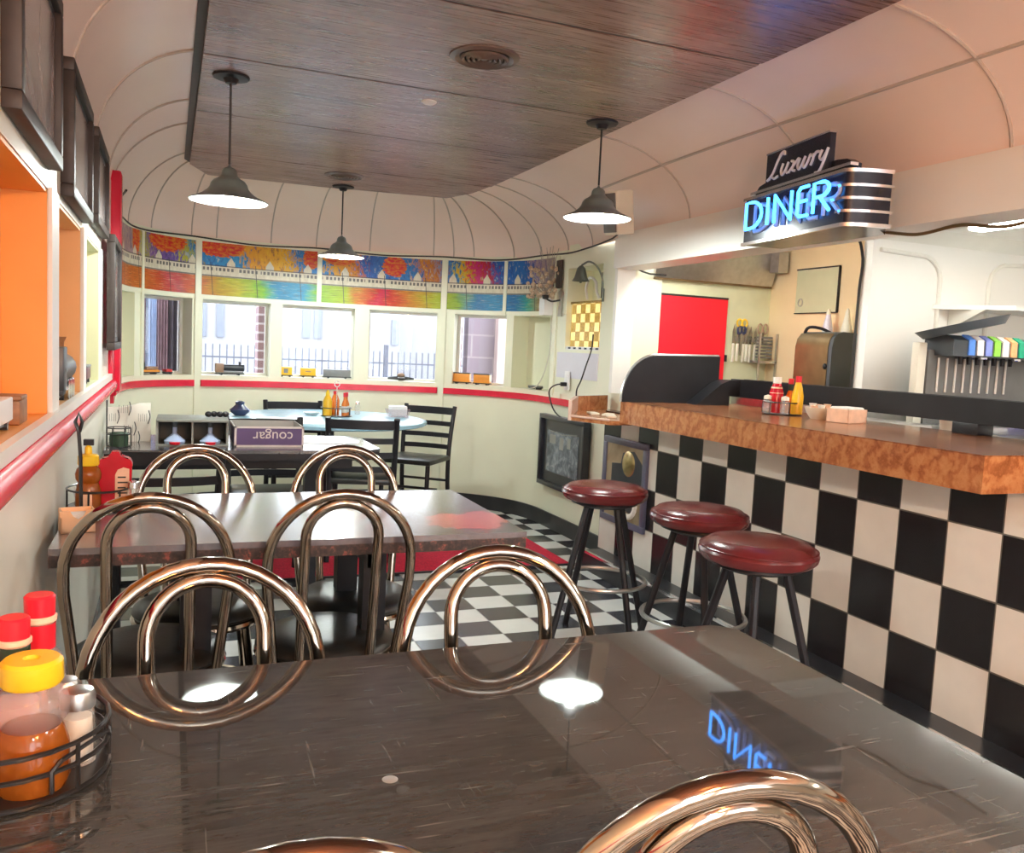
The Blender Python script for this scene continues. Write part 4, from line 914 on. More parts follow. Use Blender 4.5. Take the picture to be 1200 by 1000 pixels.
bottle('salt_shaker', [(0, 0), (.017, 0), (.018, .05), (.014, .07), (0, .07)], 'clearg', 'clear salt shaker alone on the blue table', 'shaker', (1.15, 5.60, .7505), [(.015, .068), (.014, .082), (0, .088)], 'silver')
nb = thing('napkin_holder', 'clear white napkin holder at the right of the blue table', 'holder', (1.385, 5.46, .7505)); part('tray', MB().prism([(-.06, 0), (.06, 0), (.075, .05), (-.075, .05)], -.04, .04, 1), 'clear', nb, smooth=False); part('napkins', MB().box((-.055, -.035, .01), (.055, .035, .072), bev=.006), 'white', nb)
single('saucer', MB().lathe([(0, .004), (.03, .004), (.05, .016), (.052, .018), (.03, 0), (0, 0)], seg=20), 'white', 'small white dish left of the blue table caddy', 'dish', (.84, 5.50, .7505))
single('navy_bowl', MB().lathe([(0, 0), (.03, 0), (.055, .02), (.06, .035), (.04, .05), (.025, .065), (.028, .08), (.01, .088), (0, .088)], seg=22), 'navy', 'small navy lidded bowl on the blue table, left above the purple box', 'bowl', (.40, 5.40, .7505))
single('flyer', MB().prism([(-.14, -.22), (.12, -.27), (.16, -.02), (-.05, .16), (-.16, .10)], 0, .002), 'white', 'white flyer on the blue table behind the purple box', 'flyer', (.64, 5.16, .7505))

# worn table condiments
sc2 = thing('sugar_caddy', 'peach plastic sugar packet caddy at the wall end of the worn table', 'caddy', (-.195, 2.215, .7505), R(12))
mb = MB(); w, d, h = .036, .026, .052
mb.box((-w, -d, 0), (w, d, .004)); mb.box((-w, d-.003, 0), (w, d, h)); mb.box((-w, -d, 0), (-w+.003, d, h)); mb.box((w-.003, -d, 0), (w, d, h))
mb.prism([(-w, 0), (w, 0), (w, h), (.018, h), (.010, h-.014), (0, h-.020), (-.010, h-.014), (-.018, h), (-w, h)], -d, -d+.003, 1); part('box', mb, 'peach', sc2, smooth=False)
mb = MB(); mb.box((-w-.003, -d-.003, h-.014), (-.018, -d, h)); mb.box((.018, -d-.003, h-.014), (w+.003, -d, h)); part('lip', mb, 'peach', sc2); part('packets', MB().box((-w+.005, -d+.006, .004), (w-.005, d-.006, h-.010)), 'labelw', sc2)
cdm = thing('condiment_caddy', 'black wire caddy with tall stick handle at the worn table', 'caddy', (-.170, 2.50, .7505))
caddy_frame(cdm, .075, .085, .05, 0); part('handle', MB().tube([(-.03, -.12, .0), (-.032, -.12, .15), (-.036, -.12, .215), (-.044, -.12, .24), (-.036, -.12, .262), (-.028, -.12, .24), (-.034, -.12, .215)], .0045, 6), 'wire', cdm)
def bear(label, loc, s=1., cap='yellow', tip=True, top='clear', sr=None):
    t = thing('honey_bottle', label, 'bottle', loc); SM_ = Matrix.Diagonal((sr or s, sr or s, s, 1))
    part('body', MB().lathe([(0, 0), (.030, 0), (.034, .012), (.033, .05), (.028, .07), (.026, .074)], seg=22).xf(SM_), 'honey', t, 'amber honey')
    part('upper_body', MB().lathe([(.026, .074), (.033, .086), (.034, .10), (.030, .114), (.022, .122), (.02, .126), (0, .126)], seg=22).xf(SM_), top, t, 'clear plastic top' if top == 'clear' else None)
    part('cap', MB().lathe([(0, .124), (.026, .124), (.028, .128), (.0275, .150), (.024, .154)] + ([(.010, .156), (.009, .175), (.004, .18), (0, .18)] if tip else [(.008, .154), (.006, .150), (0, .150)]), seg=22).xf(SM_), cap, t, 'yellow cap')
    if top == 'clear': return t
    mb = MB(); mb.box((-.016, -.0365, .01), (.012, -.0325, .046), bev=.002); mb.xf(SM_); part('label', mb, 'label', t)
    return t
hb = bear('honey bottle with orange pointed cap beside the red ketchup on worn table', (-.190, 2.455, .757), .92, top='honey')
part('pump_top', MB().box((-.012, .0, .165), (.012, .02, .18)), 'blackm', hb)
kt = thing('ketchup_bottle', 'flat red ketchup bottle with peach label on the worn table', 'bottle', (-.128, 2.50, .757))
mb = MB(); mb.prism([(-.038, 0), (.038, 0), (.040, .10), (.042, .115), (.034, .128), (.012, .131), (.012, .145), (-.012, .145), (-.012, .131), (-.034, .128), (-.042, .115), (-.040, .10)], -.022, .022, 1)
bmesh.ops.bevel(mb.bm, geom=mb.bm.edges[:], offset=.003, segments=2, affect='EDGES', clamp_overlap=True); part('body', mb, 'ketchup', kt)
mb = MB(); mb.prism([(.0, .018), (.034, .018), (.034, .10), (.02, .104), (.006, .098), (.0, .085)], -.0235, -.0215, 1); part('label', mb, 'label', kt, 'peach printed label')
mb = MB()
for k in range(4): mb.box((.006, -.0240, .034+.014*k), (.030-.004*(k % 2), -.0234, .038+.014*k))
part('label_print', mb, 'frame', kt)
bottle('pepper_shaker', [(0, 0), (.018, 0), (.019, .04), (.015, .055), (0, .055)], 'clearg', 'glass shaker with steel top between ketchup and chair hoop on worn table', 'shaker', (-.082, 2.46, .757), [(.016, .053), (.015, .068), (0, .074)], 'silver')
bottle('cream_jug', [(0, 0), (.02, 0), (.025, .02), (.022, .04), (.014, .05), (0, .05)], 'white', 'small white jug against the wall behind the peach caddy', 'jug', (-.215, 2.62, .7505))

# near caddy bottles
cn_ = thing('condiment_caddy', 'black wire caddy full of bottles at the lower left corner', 'caddy', (-.150, 1.0, .7505))
caddy_frame(cn_, .094, .094, .06, 0, rails=(.0, .028, .05))
mb = MB()
for a0 in (-60, 10):
    P = []
    for a_, z in [(a0, .012), (a0, .034), (a0+6, .042), (a0+50, .042), (a0+56, .034), (a0+56, .012)]: P.append((.095*math.cos(R(a_)), .095*math.sin(R(a_)), z))
    mb.tube(P, .0025, 6)
part('side_loop', mb, 'wire', cn_)
bear('clear honey bottle with round yellow cap at the lower left', (-.124, .952, .757), .865, tip=False, sr=1.04)
sk = thing('salt_shaker', 'fluted glass salt shaker right of the yellow capped bottle', 'shaker', (-.0865, .997, .757)); sk.scale = (.86, .86, .80)
mb = MB(); mb.lathe([(0, 0), (.021, 0), (.022, .01), (.019, .07), (.018, .078), (0, .078)], seg=16); part('glass', mb, 'clearg', sk); part('salt', MB().lathe([(0, .004), (.018, .004), (.0165, .062), (0, .064)], seg=16), 'salt', sk); part('cap', MB().lathe([(.0205, .076), (.021, .090), (.018, .098), (0, .104)], seg=20), 'steel', sk)
sk2 = thing('salt_shaker', 'steel topped shaker half hidden behind the fluted salt shaker', 'shaker', (-.104, 1.043, .757)); sk2.scale = (.86, .86, .78)
part('glass', MB().lathe([(0, 0), (.018, 0), (.019, .07), (0, .078)], seg=16), 'clearg', sk2); part('pepper', MB().lathe([(0, .004), (.016, .004), (.016, .05), (0, .052)], seg=16), 'pepper', sk2); part('cap', MB().lathe([(.019, .074), (.019, .088), (.015, .095), (0, .099)], seg=20), 'steel', sk2)
def tabasco(label, loc, labm, s=1):
    t = thing('hot_sauce_bottle', label, 'bottle', loc, 0, 'hot sauce bottles at the lower left')
    S_ = Matrix.Scale(s, 4)
    part('body', MB().lathe([(0, 0), (.022, 0), (.023, .01), (.023, .065), (.019, .082), (.0135, .09), (.013, .118), (0, .118)], seg=20).xf(S_), 'clear', t, 'clear glass'); part('sauce', MB().lathe([(0, .004), (.021, .004), (.021, .060), (0, .062)], seg=20).xf(S_), 'hot', t)
    part('neck_label', MB().lathe([(.0138, .090), (.0139, .1145)], seg=20).xf(S_), labm, t); part('neck_ring', MB().lathe([(.0135, .115), (.0152, .117), (.0152, .121), (.012, .123)], seg=20).xf(S_), 'label', t); part('cap', MB().lathe([(.0135, .122), (.0138, .140), (.012, .142), (0, .142)], seg=20).xf(S_), 'redcap', t, 'red cap')
    return t
tabasco('hot sauce bottle with red and gold neck label behind the yellow cap', (-.131, 1.066, .757), 'redcap', 1.17)
tabasco('hot sauce bottle with dark green neck label left of the yellow cap', (-.148, 1.010, .757), 'dgreen', 1.12)
bottle('ketchup_bottle', [(0, 0), (.028, 0), (.03, .02), (.03, .09), (.02, .12), (.016, .135), (0, .135)], 'ketchup', 'red ketchup bottle cut by the left edge behind the hot sauces', 'bottle', (-.200, 1.03, .757), [(.017, .133), (.017, .150), (.008, .155), (0, .158)], 'redcap')

# counter condiments
cc = thing('condiment_caddy', 'black wire caddy of sauces on the burl counter top', 'caddy', (2.50, 3.07, .9935))
caddy_frame(cc, .085, .075, .05, 0)
bottle('ketchup_bottle', [(0, 0), (.028, 0), (.030, .09), (.022, .115), (.016, .13), (0, .13)], 'ketchup', 'red ketchup bottle with white cap on the counter', 'bottle', (2.49, 3.10, 1.0), [(.018, .128), (.019, .155), (0, .155)], 'labelw', [(.0305, .085), (.023, .113)], 'label')
bottle('mustard_bottle', [(0, 0), (.024, 0), (.025, .08), (.018, .115), (.011, .14), (0, .14)], 'mustard', 'orange yellow sauce bottle with red cap on the counter', 'bottle', (2.535, 3.015, 1.0), [(.012, .138), (.013, .165), (0, .165)], 'redcap')
bottle('hot_sauce_bottle', [(0, 0), (.019, 0), (.02, .07), (.010, .10), (.009, .13), (0, .13)], 'hot', 'small sauce bottle with dark green neck on the counter', 'bottle', (2.545, 3.075, 1.0), [(.011, .128), (.012, .152), (0, .152)], 'redcap', [(.0105, .10), (.0102, .128)], 'dgreen')
for k, (x, y) in enumerate(((2.445, 3.10), (2.47, 3.015))): bottle('salt_shaker', [(0, 0), (.019, 0), (.020, .045), (.016, .06), (0, .06)], 'clearg', ('clear shaker at the left of the counter caddy', 'clear shaker at the front of the counter caddy')[k], 'shaker', (x, y, 1.0), [(.017, .058), (.016, .072), (0, .078)], 'ivory', group='shakers on the counter')
bw = thing('creamer_bowl', 'beige bowl of creamer cups on the counter', 'bowl', (2.52, 2.855, .9935)); part('bowl', MB().lathe([(0, 0), (.035, 0), (.05, .02), (.062, .048), (.058, .048), (.03, .01), (0, .008)], seg=24), 'ivory', bw)
for k in range(6): single('creamer_cup', MB().lathe([(0, 0), (.011, 0), (.015, .018), (.017, .02), (0, .021)], seg=12), 'label' if k % 2 else 'labelw', 'little creamer cup heaped in the beige bowl', 'creamer', (2.52+.03*math.cos(k*1.05), 2.855+.03*math.sin(k*1.05), 1.029+.004*(k % 3)), 0, 'creamer cups in the bowl')
sb = thing('packet_box', 'pale peach open box of sugar packets right of the creamer bowl', 'box', (2.52, 2.70, .9935), R(12)); mb = MB(); w, d, h = .06, .05, .055
mb.box((-w, -d, 0), (w, -d+.003, h)); mb.box((-w, d-.003, 0), (w, d, h)); mb.box((-w, -d, 0), (-w+.003, d, h)); mb.box((w-.003, -d, 0), (w, d, h)); mb.box((-w, -d, 0), (w, d, .003)); part('carton', mb, 'label', sb, smooth=False); part('packets', MB().box((-w+.006, -d+.006, .003), (w-.006, d-.006, h+.008), bev=.008), 'labelw', sb)

# ------------------------------------------------------------------ kitchen things
kc = thing('prep_counter', 'white topped kitchen counter just behind the bar', 'counter', (2.95, 1.6, 0)); part('worktop', MB().box((-.17, -2.0, .90), (.12, 1.95, .94), bev=.004), 'white', kc); part('cabinet', MB().box((-.17, -2.0, 0), (.10, 1.95, .90)), 'steel', kc)
rk = thing('back_counter', 'steel back counter under the soda fountain', 'counter', (3.75, 2.9, 0)); part('worktop', MB().box((-.55, -.45, .90), (.65, .39, .94), bev=.004), 'steel', rk); part('cabinet', MB().box((-.53, -.42, 0), (.65, .38, .90)), 'steel', rk)
rk2 = thing('steel_counter', 'steel counter along the tan kitchen wall', 'counter', (3.30, 3.9, 0)); part('worktop', MB().box((-.12, -.5, 1.06), (.14, .5, 1.09), bev=.004), 'steel', rk2); part('cabinet', MB().box((-.10, -.48, 0), (.14, .5, 1.06)), 'steel', rk2)
rd = thing('red_shutter', 'bright red panel closing a hatch in the end wall', 'shutter', (2.895, 4.418, .55)); part('panel', MB().box((-.235, -.015, 0), (.235, 0, 1.035), bev=.003), 'doorred', rd, smooth=False); part('top_rim', MB().box((-.235, -.018, 1.03), (.235, 0, 1.042)), 'frame', rd); part('hinge', MB().box((.235, -.02, .66), (.25, 0, .70)), 'blackm', rd)
hd = thing('range_hood', 'dull metal hood along the end wall above the red panel', 'hood', (3.0, 4.41, 1.675)); part('canopy', MB().prism([(0, 0), (0, .21), (-.10, .21), (-.02, 0)], -.40, .43, 0), 'steel', hd, smooth=False); part('lip', MB().box((-.40, -.022, -.008), (.43, .0, .004)), 'bronze', hd); part('side_box', MB().box((.36, -.16, .08), (.43, -.08, .20)), 'steel', hd)
kr = thing('knife_rack', 'magnetic bar holding kitchen knives on the pale green wall', 'rack', (3.31, 4.416, 1.335)); part('bar', MB().box((-.12, -.014, .0), (.13, 0, .03), bev=.003), 'steel', kr)
for k, x in enumerate((3.185, 3.215, 3.258, 3.283, 3.308, 3.345)):
    t = thing('kitchen_knife', ('white handled knife at the left end of the rack', 'white handled knife under the yellow scissors loops', 'white handled knife third from the left on the rack', 'white handled knife fourth from the left on the rack', 'white handled knife fifth from the left on the rack', 'white handled knife at the right end of the rack')[k], 'knife', (x, 4.402, 1.335), 0, 'knives on the magnetic bar')
    part('blade', MB().prism([(-.009, -.015), (.009, -.015), (.011, .05), (.003, .105-.008*(k % 3)), (-.009, .06)], -.002, .001, 1), 'scale', t); part('handle', MB().box((-.009, -.007, -.125+.006*(k % 2)), (.009, .004, -.012), bev=.004), 'ivory', t)
t = thing('scissors', 'scissors with yellow and blue loops hung among the knives', 'scissors', (3.235, 4.395, 1.39))
part('blades', MB().prism([(-.006, -.14), (.006, -.14), (.010, 0), (-.010, 0)], -.002, .002, 1), 'scale', t)
for nm, x, m_ in (('yellow_loop', -.018, 'yellow'), ('yellow_loop', .020, 'yellow')): part(nm, MB().tube([(x+.018*math.cos(2*PI*k/14), 0, .058+.022*math.sin(2*PI*k/14)) for k in range(14)], .0055, 6, True), m_, t)
for x in (-.014, .016): part('blue_grip', MB().tube([(x+.015*math.cos(2*PI*k/14), 0, .015+.022*math.sin(2*PI*k/14)) for k in range(14)], .006, 6, True), 'navy', t)
t = thing('poultry_shears', 'dark looped shears at the right end of the knife rack', 'shears', (3.395, 4.40, 1.38)); part('blades', MB().prism([(-.006, -.06), (.006, -.06), (.012, .02), (-.012, .02)], -.002, .002, 1), 'scale', t)
for x in (-.02, .02): part('handle_loop', MB().tube([(x+.017*math.cos(2*PI*k/14), 0, .04+.03*math.sin(2*PI*k/14)) for k in range(14)], .005, 6, True), 'toytan', t)
ht = thing('wall_hatch', 'pale square hatch panel on the tan kitchen wall', 'hatch', (3.449, 3.995, 1.515)); part('door', MB().box((-.012, -.165, 0), (0, .175, .25)), 'cream', ht, smooth=False)
mb = MB(); mb.box((-.014, -.17, .248), (0, .18, .256)); mb.box((-.014, -.172, 0), (0, -.165, .25)); mb.box((-.014, -.17, -.005), (0, .18, 0)); part('dark_edge', mb, 'black', ht); part('latch', MB().tube([(-.014, .13+.018*math.cos(a_), .06+.022*math.sin(a_)) for a_ in [2*PI*k/12 for k in range(12)]], .003, 5, True), 'steel', ht)
dp = thing('towel_dispenser', 'charcoal paper towel dispenser with bronze lit front', 'dispenser', (3.34, 3.72, 1.0905))
P = [(.10, 0), (.10, .30), (-.05, .305), (-.085, .295), (-.11, .265), (-.12, .22), (-.12, 0)]
part('housing', MB().prism(P, -.125, .16, 1), 'dgrey', dp); part('front_cover', MB().prism([(x-.004, z) for x, z in P[3:]] + [(-.10, 0), (-.085, .27)], -.10, .155, 1), 'bronze', dp, 'front cover with warm light painted in as bronze'); part('latch', MB().ball((-.126, -.09, .12), .012, (1, 1, 1.4)), 'blackm', dp); part('top_handle', MB().tube(catmull([(-.07, .15, .30), (-.07, .13, .325), (-.02, .08, .325), (.02, .04, .30)], 5), .009, 6), 'blackm', dp)  # warm light on the charcoal front is painted in as a bronze cover
for k, (x, y) in enumerate(((3.385, 3.825), (3.39, 3.685))):
    t = thing('squeeze_bottle', ('lilac tinted squeeze bottle on the dispenser, left', 'grey white squeeze bottle on the dispenser, right')[k], 'bottle', (x, y, 1.397), 0, 'squeeze bottles on the dispenser'); part('body', MB().lathe([(0, 0), (.028, 0), (.028, .02), (.012, .10), (0, .10)], seg=18), 'frost' if k == 0 else 'ivory', t); part('nozzle', MB().lathe([(.013, .10), (.012, .112), (.004, .13), (0, .13)], seg=12), 'ivory', t)
rr = thing('steel_rack', 'small louvred steel rack in the kitchen corner by the dispenser', 'rack', (3.38, 4.36, 1.09)); mb = MB(); mb.box((-.07, -.05, 0), (.065, .05, .012)); mb.box((-.07, -.05, .12), (.065, .05, .135)); part('shelf', mb, 'steel', rr)
mb = MB(); mb.box((-.07, -.05, 0), (-.06, -.04, .30)); mb.box((.055, -.05, 0), (.065, -.04, .30)); part('post', mb, 'steel', rr); mb = MB()
for k in range(7): mb.box((-.06, -.01, .15+.02*k), (.055, .0, .162+.02*k))
part('louvre', mb, 'grey', rr)
single('power_cord', MB().tube(catmull([(3.12, 3.40, 1.85), (3.135, 3.38, 1.84), (3.148, 3.36, 1.78), (3.150, 3.36, 1.6), (3.148, 3.36, 1.4), (3.15, 3.36, .95)], 5), .007, 6), 'cord', 'black cable running down the left edge of the white partition', 'cable')
sf = thing('wall_shelf', 'white shelf on the partition above the soda fountain', 'shelf', (3.9, 3.295, 1.525)); part('board', MB().prism([(-.33, 0), (-.10, -.28), (.45, -.28), (.45, 0)], 0, .022), 'wallw', sf, smooth=False); part('bracket', MB().prism([(0, 0), (-.22, 0), (0, -.10)], -.22, -.19, 0), 'rearwall', sf, smooth=False)
fl = thing('ceiling_light', 'bright fluorescent strip under the kitchen ceiling', 'light', (3.36, 2.35, 1.86)); part('housing', MB().box((-.06, -.62, .012), (.06, .58, .04), bev=.004), 'white', fl); part('tube', MB().box((-.045, -.60, -.012), (.045, .56, .012), bev=.01), 'tube', fl, 'glowing diffuser')
for k, y in enumerate((.3,)):
    t = dup(fl, (3.36, y, 1.86), 0, 'fluorescent strip over the near part of the kitchen')
t = dup(fl, (2.60, 3.86, 1.86), 0, 'short unseen strip light added to brighten the far kitchen corner'); t.scale = (1, .5, 1)  # added out of sight behind the header to light the far kitchen
sd = thing('soda_fountain', 'black soda fountain with coloured flavour tabs behind the counter', 'dispenser', (3.40, 2.93, .9405))
part('back_splash', MB().box((-.225, .0, 0), (.60, .06, .37), bev=.004), 'grey', sd); mb = MB()
for k in range(9): mb.tube([(-.165+.053*k, -.004, .18), (-.165+.053*k, -.004, .335)], .005, 6)
part('flute', mb, 'labelw', sd)
part('valve_head', MB().prism([(-.10, .345), (.06, .345), (.06, .432), (.02, .442), (-.06, .438), (-.10, .415)], -.19, .60, 0), 'dgrey', sd)
part('side_panel', MB().box((-.285, .0, 0), (-.235, .04, .40), bev=.004), 'ivory', sd, 'pale side panel'); part('drip_tray', MB().box((-.22, -.15, 0), (.60, .0, .035), bev=.004), 'steel', sd)
for k, c in enumerate(('lb', 'lw', 'lp', 'lg', 'lr', 'lo', 'lt')):
    x = -.105+.0525*k; part('flavour_tab', MB().prism([(-.107, .352), (-.105, .42), (-.065, .443), (-.060, .439), (-.10, .415), (-.10, .352)], x, x+.038, 0), c, sd); part('valve', MB().lathe([(0, .31), (.008, .31), (.012, .345), (0, .345)], (x+.019, -.05, 0), 10), 'black', sd)
for k in (1, 5): part('tap_lever', MB().box((-.09+.0525*k, -.115, .335), (-.05+.0525*k, -.10, .346), bev=.003), 'silver', sd)
tr_ = single('serving_tray', MB().lathe([(0, .004), (.205, .006), (.245, .036), (.252, .036), (.215, 0), (0, 0)], seg=36, sx=1., sy=.55), 'dgrey', 'black oval tray tipped on top of the soda fountain', 'tray', (3.345, 2.90, 1.40)); tr_.rotation_euler = (R(-10), R(-11), 0)
single('blue_carton', MB().box((-.05, -.05, 0), (.05, .05, .30), bev=.006), 'dblue', 'deep blue carton at right beside the soda fountain', 'carton', (3.80, 2.62, .9405))
single('cream_tub', MB().lathe([(0, 0), (.045, 0), (.055, .10), (.05, .10), (.042, .01), (0, .01)], seg=24), 'ivory', 'cream plastic tub on the prep counter under the rail', 'tub', (2.93, 2.55, .9405))
for k, (y, lb) in enumerate(((2.86, 'flat steel pan on the prep counter nearest the tub'), (3.12, 'flat steel pan on the prep counter farther from the tub'))): single('steel_pan', MB().box((-.08, -.11, 0), (.09, .11, .045), bev=.008), 'steel', lb, 'pan', (2.95, y, .9405), 0, 'pans behind the bar')
kb = thing('hanging_cable', 'slack cable looping under the kitchen header right of the sign', 'cable', (2.42, 2.3, 1.70)); part('wire', MB().tube(catmull([(-.05, .12, .0), (-.03, .0, -.018), (.0, -.15, .0), (.02, -.3, -.02), (.05, -.42, .0)], 6), .006, 6), 'bronze', kb)

# ------------------------------------------------------------------ toys on the ledges
def toycar(label, p, rz, ln, h, m, roof=None, cat='toy', group=None, kind='toy_railcar', wdt=.05, extra=None):
    t = thing(kind, label, cat, p, rz, group)
    part('body', MB().box((-ln/2, -wdt/2, .016), (ln/2, wdt/2, h), bev=.003), m, t)
    part('chassis', MB().box((-ln/2-.006, -wdt*.36, .009), (ln/2+.006, wdt*.36, .017)), 'toydark', t)
    for sx in (-1, 1): part('bogie', MB().tube([(sx*ln*.32, -wdt*.46, .009), (sx*ln*.32, wdt*.46, .009)], .0085, 10), 'toydark', t)
    if roof: part('roof', MB().box((-ln/2-.002, -wdt/2-.002, h), (ln/2+.002, wdt/2+.002, h+.008), bev=.003), roof, t)
    if extra: extra(t)
    return t
def onledge(s, off=.07): 
    p, tn, n = at(s); q = p+n*off; return (q.x, q.y, .9402), math.atan2(tn.y, tn.x)
p, rz = onledge(1.74); toycar('orange toy flatcar on the ledge of the curtained window', p, rz, .20, .03, 'toyorange', extra=lambda t: (part('load', MB().box((-.09, -.02, .034), (-.03, .02, .085), bev=.01), 'toydark', t), part('deck', MB().box((-.02, -.02, .03), (.09, .02, .052), bev=.004), 'toytan', t)), group='toy trains on the ledges')
p, rz = onledge(1.90); toycar('little red toy car at the right end of the orange flatcar', p, rz, .045, .035, 'toyred', group='toy trains on the ledges')
def loco(t):
    part('cab', MB().box((-.10, -.026, .02), (-.045, .026, .085), bev=.003), 'toytan', t); part('boiler', MB().tube([(-.05, 0, .055), (.10, 0, .055)], .024, 12), 'toydark', t); part('stack', MB().lathe([(.008, .07), (.009, .10), (0, .10)], (.07, 0, 0), 10), 'toydark', t)
p, rz = onledge(2.31, .05); toycar('dark toy locomotive with brown cab on the leftmost bright window ledge', p, rz, .19, .03, 'toygrey', extra=loco, group='toy trains on the ledges')
p, rz = onledge(2.70, .05); toycar('yellow toy boxcar at the left end of the middle window ledge', p, rz, .09, .075, 'toyyellow', extra=lambda t: part('emblem', MB().box((-.015, -.0265, .03), (.015, -.025, .062)), 'toygrey', t), group='toy trains on the ledges')
p, rz = onledge(2.86, .05); toycar('yellow toy boxcar beside the grey hopper car', p, rz, .11, .072, 'toyyellow', extra=lambda t: part('lettering', MB().box((-.02, -.0265, .042), (.02, -.025, .05)), 'toytan', t), group='toy trains on the ledges')
p, rz = onledge(3.07, .05); toycar('grey toy hopper car at the right end of the middle window ledge', p, rz, .20, .068, 'toygrey', group='toy trains on the ledges')
t = thing('toy_aeroplane', 'small grey toy aeroplane on the ledge of the right bright window', 'toy', (*onledge(3.55, .06)[0][:2], .9402), onledge(3.55)[1]); part('fuselage', MB().tube([(-.10, 0, .02), (.0, 0, .025), (.10, 0, .02)], [.008, .018, .006], 10), 'toydark', t); part('wing', MB().box((-.025, -.09, .022), (.025, .09, .03)), 'toygrey', t); part('canopy', MB().ball((0, 0, .045), .022, (1.4, .9, .8)), 'toytan', t)
p, rz = onledge(4.00, .06); toycar('orange toy coach at the left in the block wall window', p, rz, .13, .08, 'toyorange', 'toydark', group='toy trains on the ledges')
p, rz = onledge(4.16, .05); toycar('orange toy coach at the right in the block wall window', p, rz, .13, .08, 'toyorange', 'toydark', group='toy trains on the ledges')
p, rz = onledge(4.62, .06); toycar('flat dark toy wagon on the blank window ledge', p, rz, .12, .028, 'toygrey', group='toy trains on the ledges')
# alcove toys
def alc(y, x=-.308): return (x, y, 1.0202)
toycar('white toy wagon on the orange alcove ledge at the left edge', alc(1.80), PI/2, .26, .062, 'white')
t = thing('wooden_toy', 'brown wooden toy engine in the orange alcove', 'toy', alc(2.03), PI/2); part('body', MB().box((-.05, -.03, 0), (.05, .03, .05), bev=.004), 'wood', t); part('roof', MB().box((-.055, -.034, .05), (.02, .034, .06), bev=.003), 'wood', t)
def bigl(t):
    part('boiler', MB().tube([(-.13, 0, .085), (.15, 0, .085)], .042, 16), 'toydark', t); part('cab', MB().box((-.17, -.04, .03), (-.09, .04, .15), bev=.004), 'toydark', t); part('stack', MB().lathe([(.012, .12), (.014, .16), (.02, .175), (0, .175)], (.09, 0, 0), 12), 'wood', t)
    for x in (-.06, .0, .06): part('wheel', MB().tube([(x, -.043, .03), (x, .043, .03)], .028, 14), 'silver', t)
    part('pilot', MB().prism([(.15, .01), (.20, .012), (.16, .06)], -.03, .03, 1), 'silver', t)
toycar('black toy steam locomotive in the tan alcove', alc(2.78, -.302), PI/2, .30, .04, 'toydark', extra=bigl, wdt=.07)
toycar('wine red toy caboose in the pale green alcove', alc(3.60), PI/2, .16, .06, 'toywine', 'toygrey', wdt=.06)
single('model_tower', MB().lathe([(0, 0), (.02, 0), (.012, .06), (.012, .16), (0, .17)], seg=10), 'toydark', 'slim dark figure on the ledge next to the red post', 'toy', (*wp(1.26, .08, 0)[:2], .9402))

# ------------------------------------------------------------------ outside
struct('exterior_ground', MB().box((-14, 6.8, -.6), (16, 22, -.5)), 'ground', smooth=False)
eb = thing('white_building', 'pale building across the yard beyond the bright windows', 'building', (1, 17, -.5)); part('wall', MB().box((-9, 0, 0), (3.3, .5, 2.75)), 'building', eb, smooth=False); part('wing', MB().box((3.3, .8, 0), (9, 1.3, 2.7)), 'building', eb, smooth=False)
for x, z, w_, h_ in ((-.43, 1.70, .13, .62), (-.12, 1.70, .13, .62), (1.45, 1.76, .14, .58), (1.67, 1.76, .14, .58), (3.2, 1.7, .15, .5), (-2.2, 1.7, .14, .6)): part('window', MB().box((x-w_/2, -.03, z), (x+w_/2, .01, z+h_)), 'bwin', eb, smooth=False)
fn = thing('iron_fence', 'dark iron picket fence before the pale building', 'fence', (1, 13.5, -.5)); mb = MB()
for z in (.25, 1.40): mb.box((-5, -.012, z), (6, .012, z+.025))
part('rail', mb, 'fence', fn)
for k in range(0, 110, 18): part('post', MB().box((-5+.1*k-.03, -.04, 0), (-5+.1*k+.03, .04, 1.70)), 'fence', fn)
mb = MB()
for k in range(110): mb.box((-5+.1*k-.008, -.008, 0), (-5+.1*k+.008, .008, 1.60))
q = part('picket', mb, 'fence', fn, smooth=False); q['kind'] = 'stuff'
uvw = lambda co: (co.x+co.y, co.z)
def pier(label, s, off, w, d, z0, z1, m, cat='pier', name='brick_pier'):
    p, tn, n = at(s); q = p+n*off; mb = MB().box((-w/2, -d/2, z0), (w/2, d/2, z1)); o = link(name, mb.mesh(name, m, False, uvw), None, (q.x, q.y, 0)); o.rotation_euler = (0, 0, math.atan2(tn.y, tn.x)); return tag(o, label, cat)
def pier(label, x0, x1, y0, y1, m, cat='pier', name='brick_pier'):
    o = link(name, MB().box((x0, y0, -.5), (x1, y1, 2.3)).mesh(name, m, False, uvw)); tag(o, label, cat)
pier('brick pier seen at the right side of the leftmost bright window', .645, .74, 7.0, 7.25, 'brick')
pier('brick pier at the left side of the block wall window', 2.17, 2.312, 7.0, 7.12, 'brick')
pier('lilac grey block wall outside the block wall window', 2.365, 2.62, 7.0, 7.12, 'block', 'wall', 'block_wall')
pier('pale pink masonry strip at the right of the block wall window', 2.60, 2.95, 6.90, 6.98, 'pink', 'wall', 'masonry_strip')
cu = thing('window_curtain', 'dark plum and blue curtain hanging outside the curtained window', 'curtain', (*wp(1.80, .36, 0)[:2], .5), math.atan2(at(1.82)[1].y, at(1.82)[1].x))
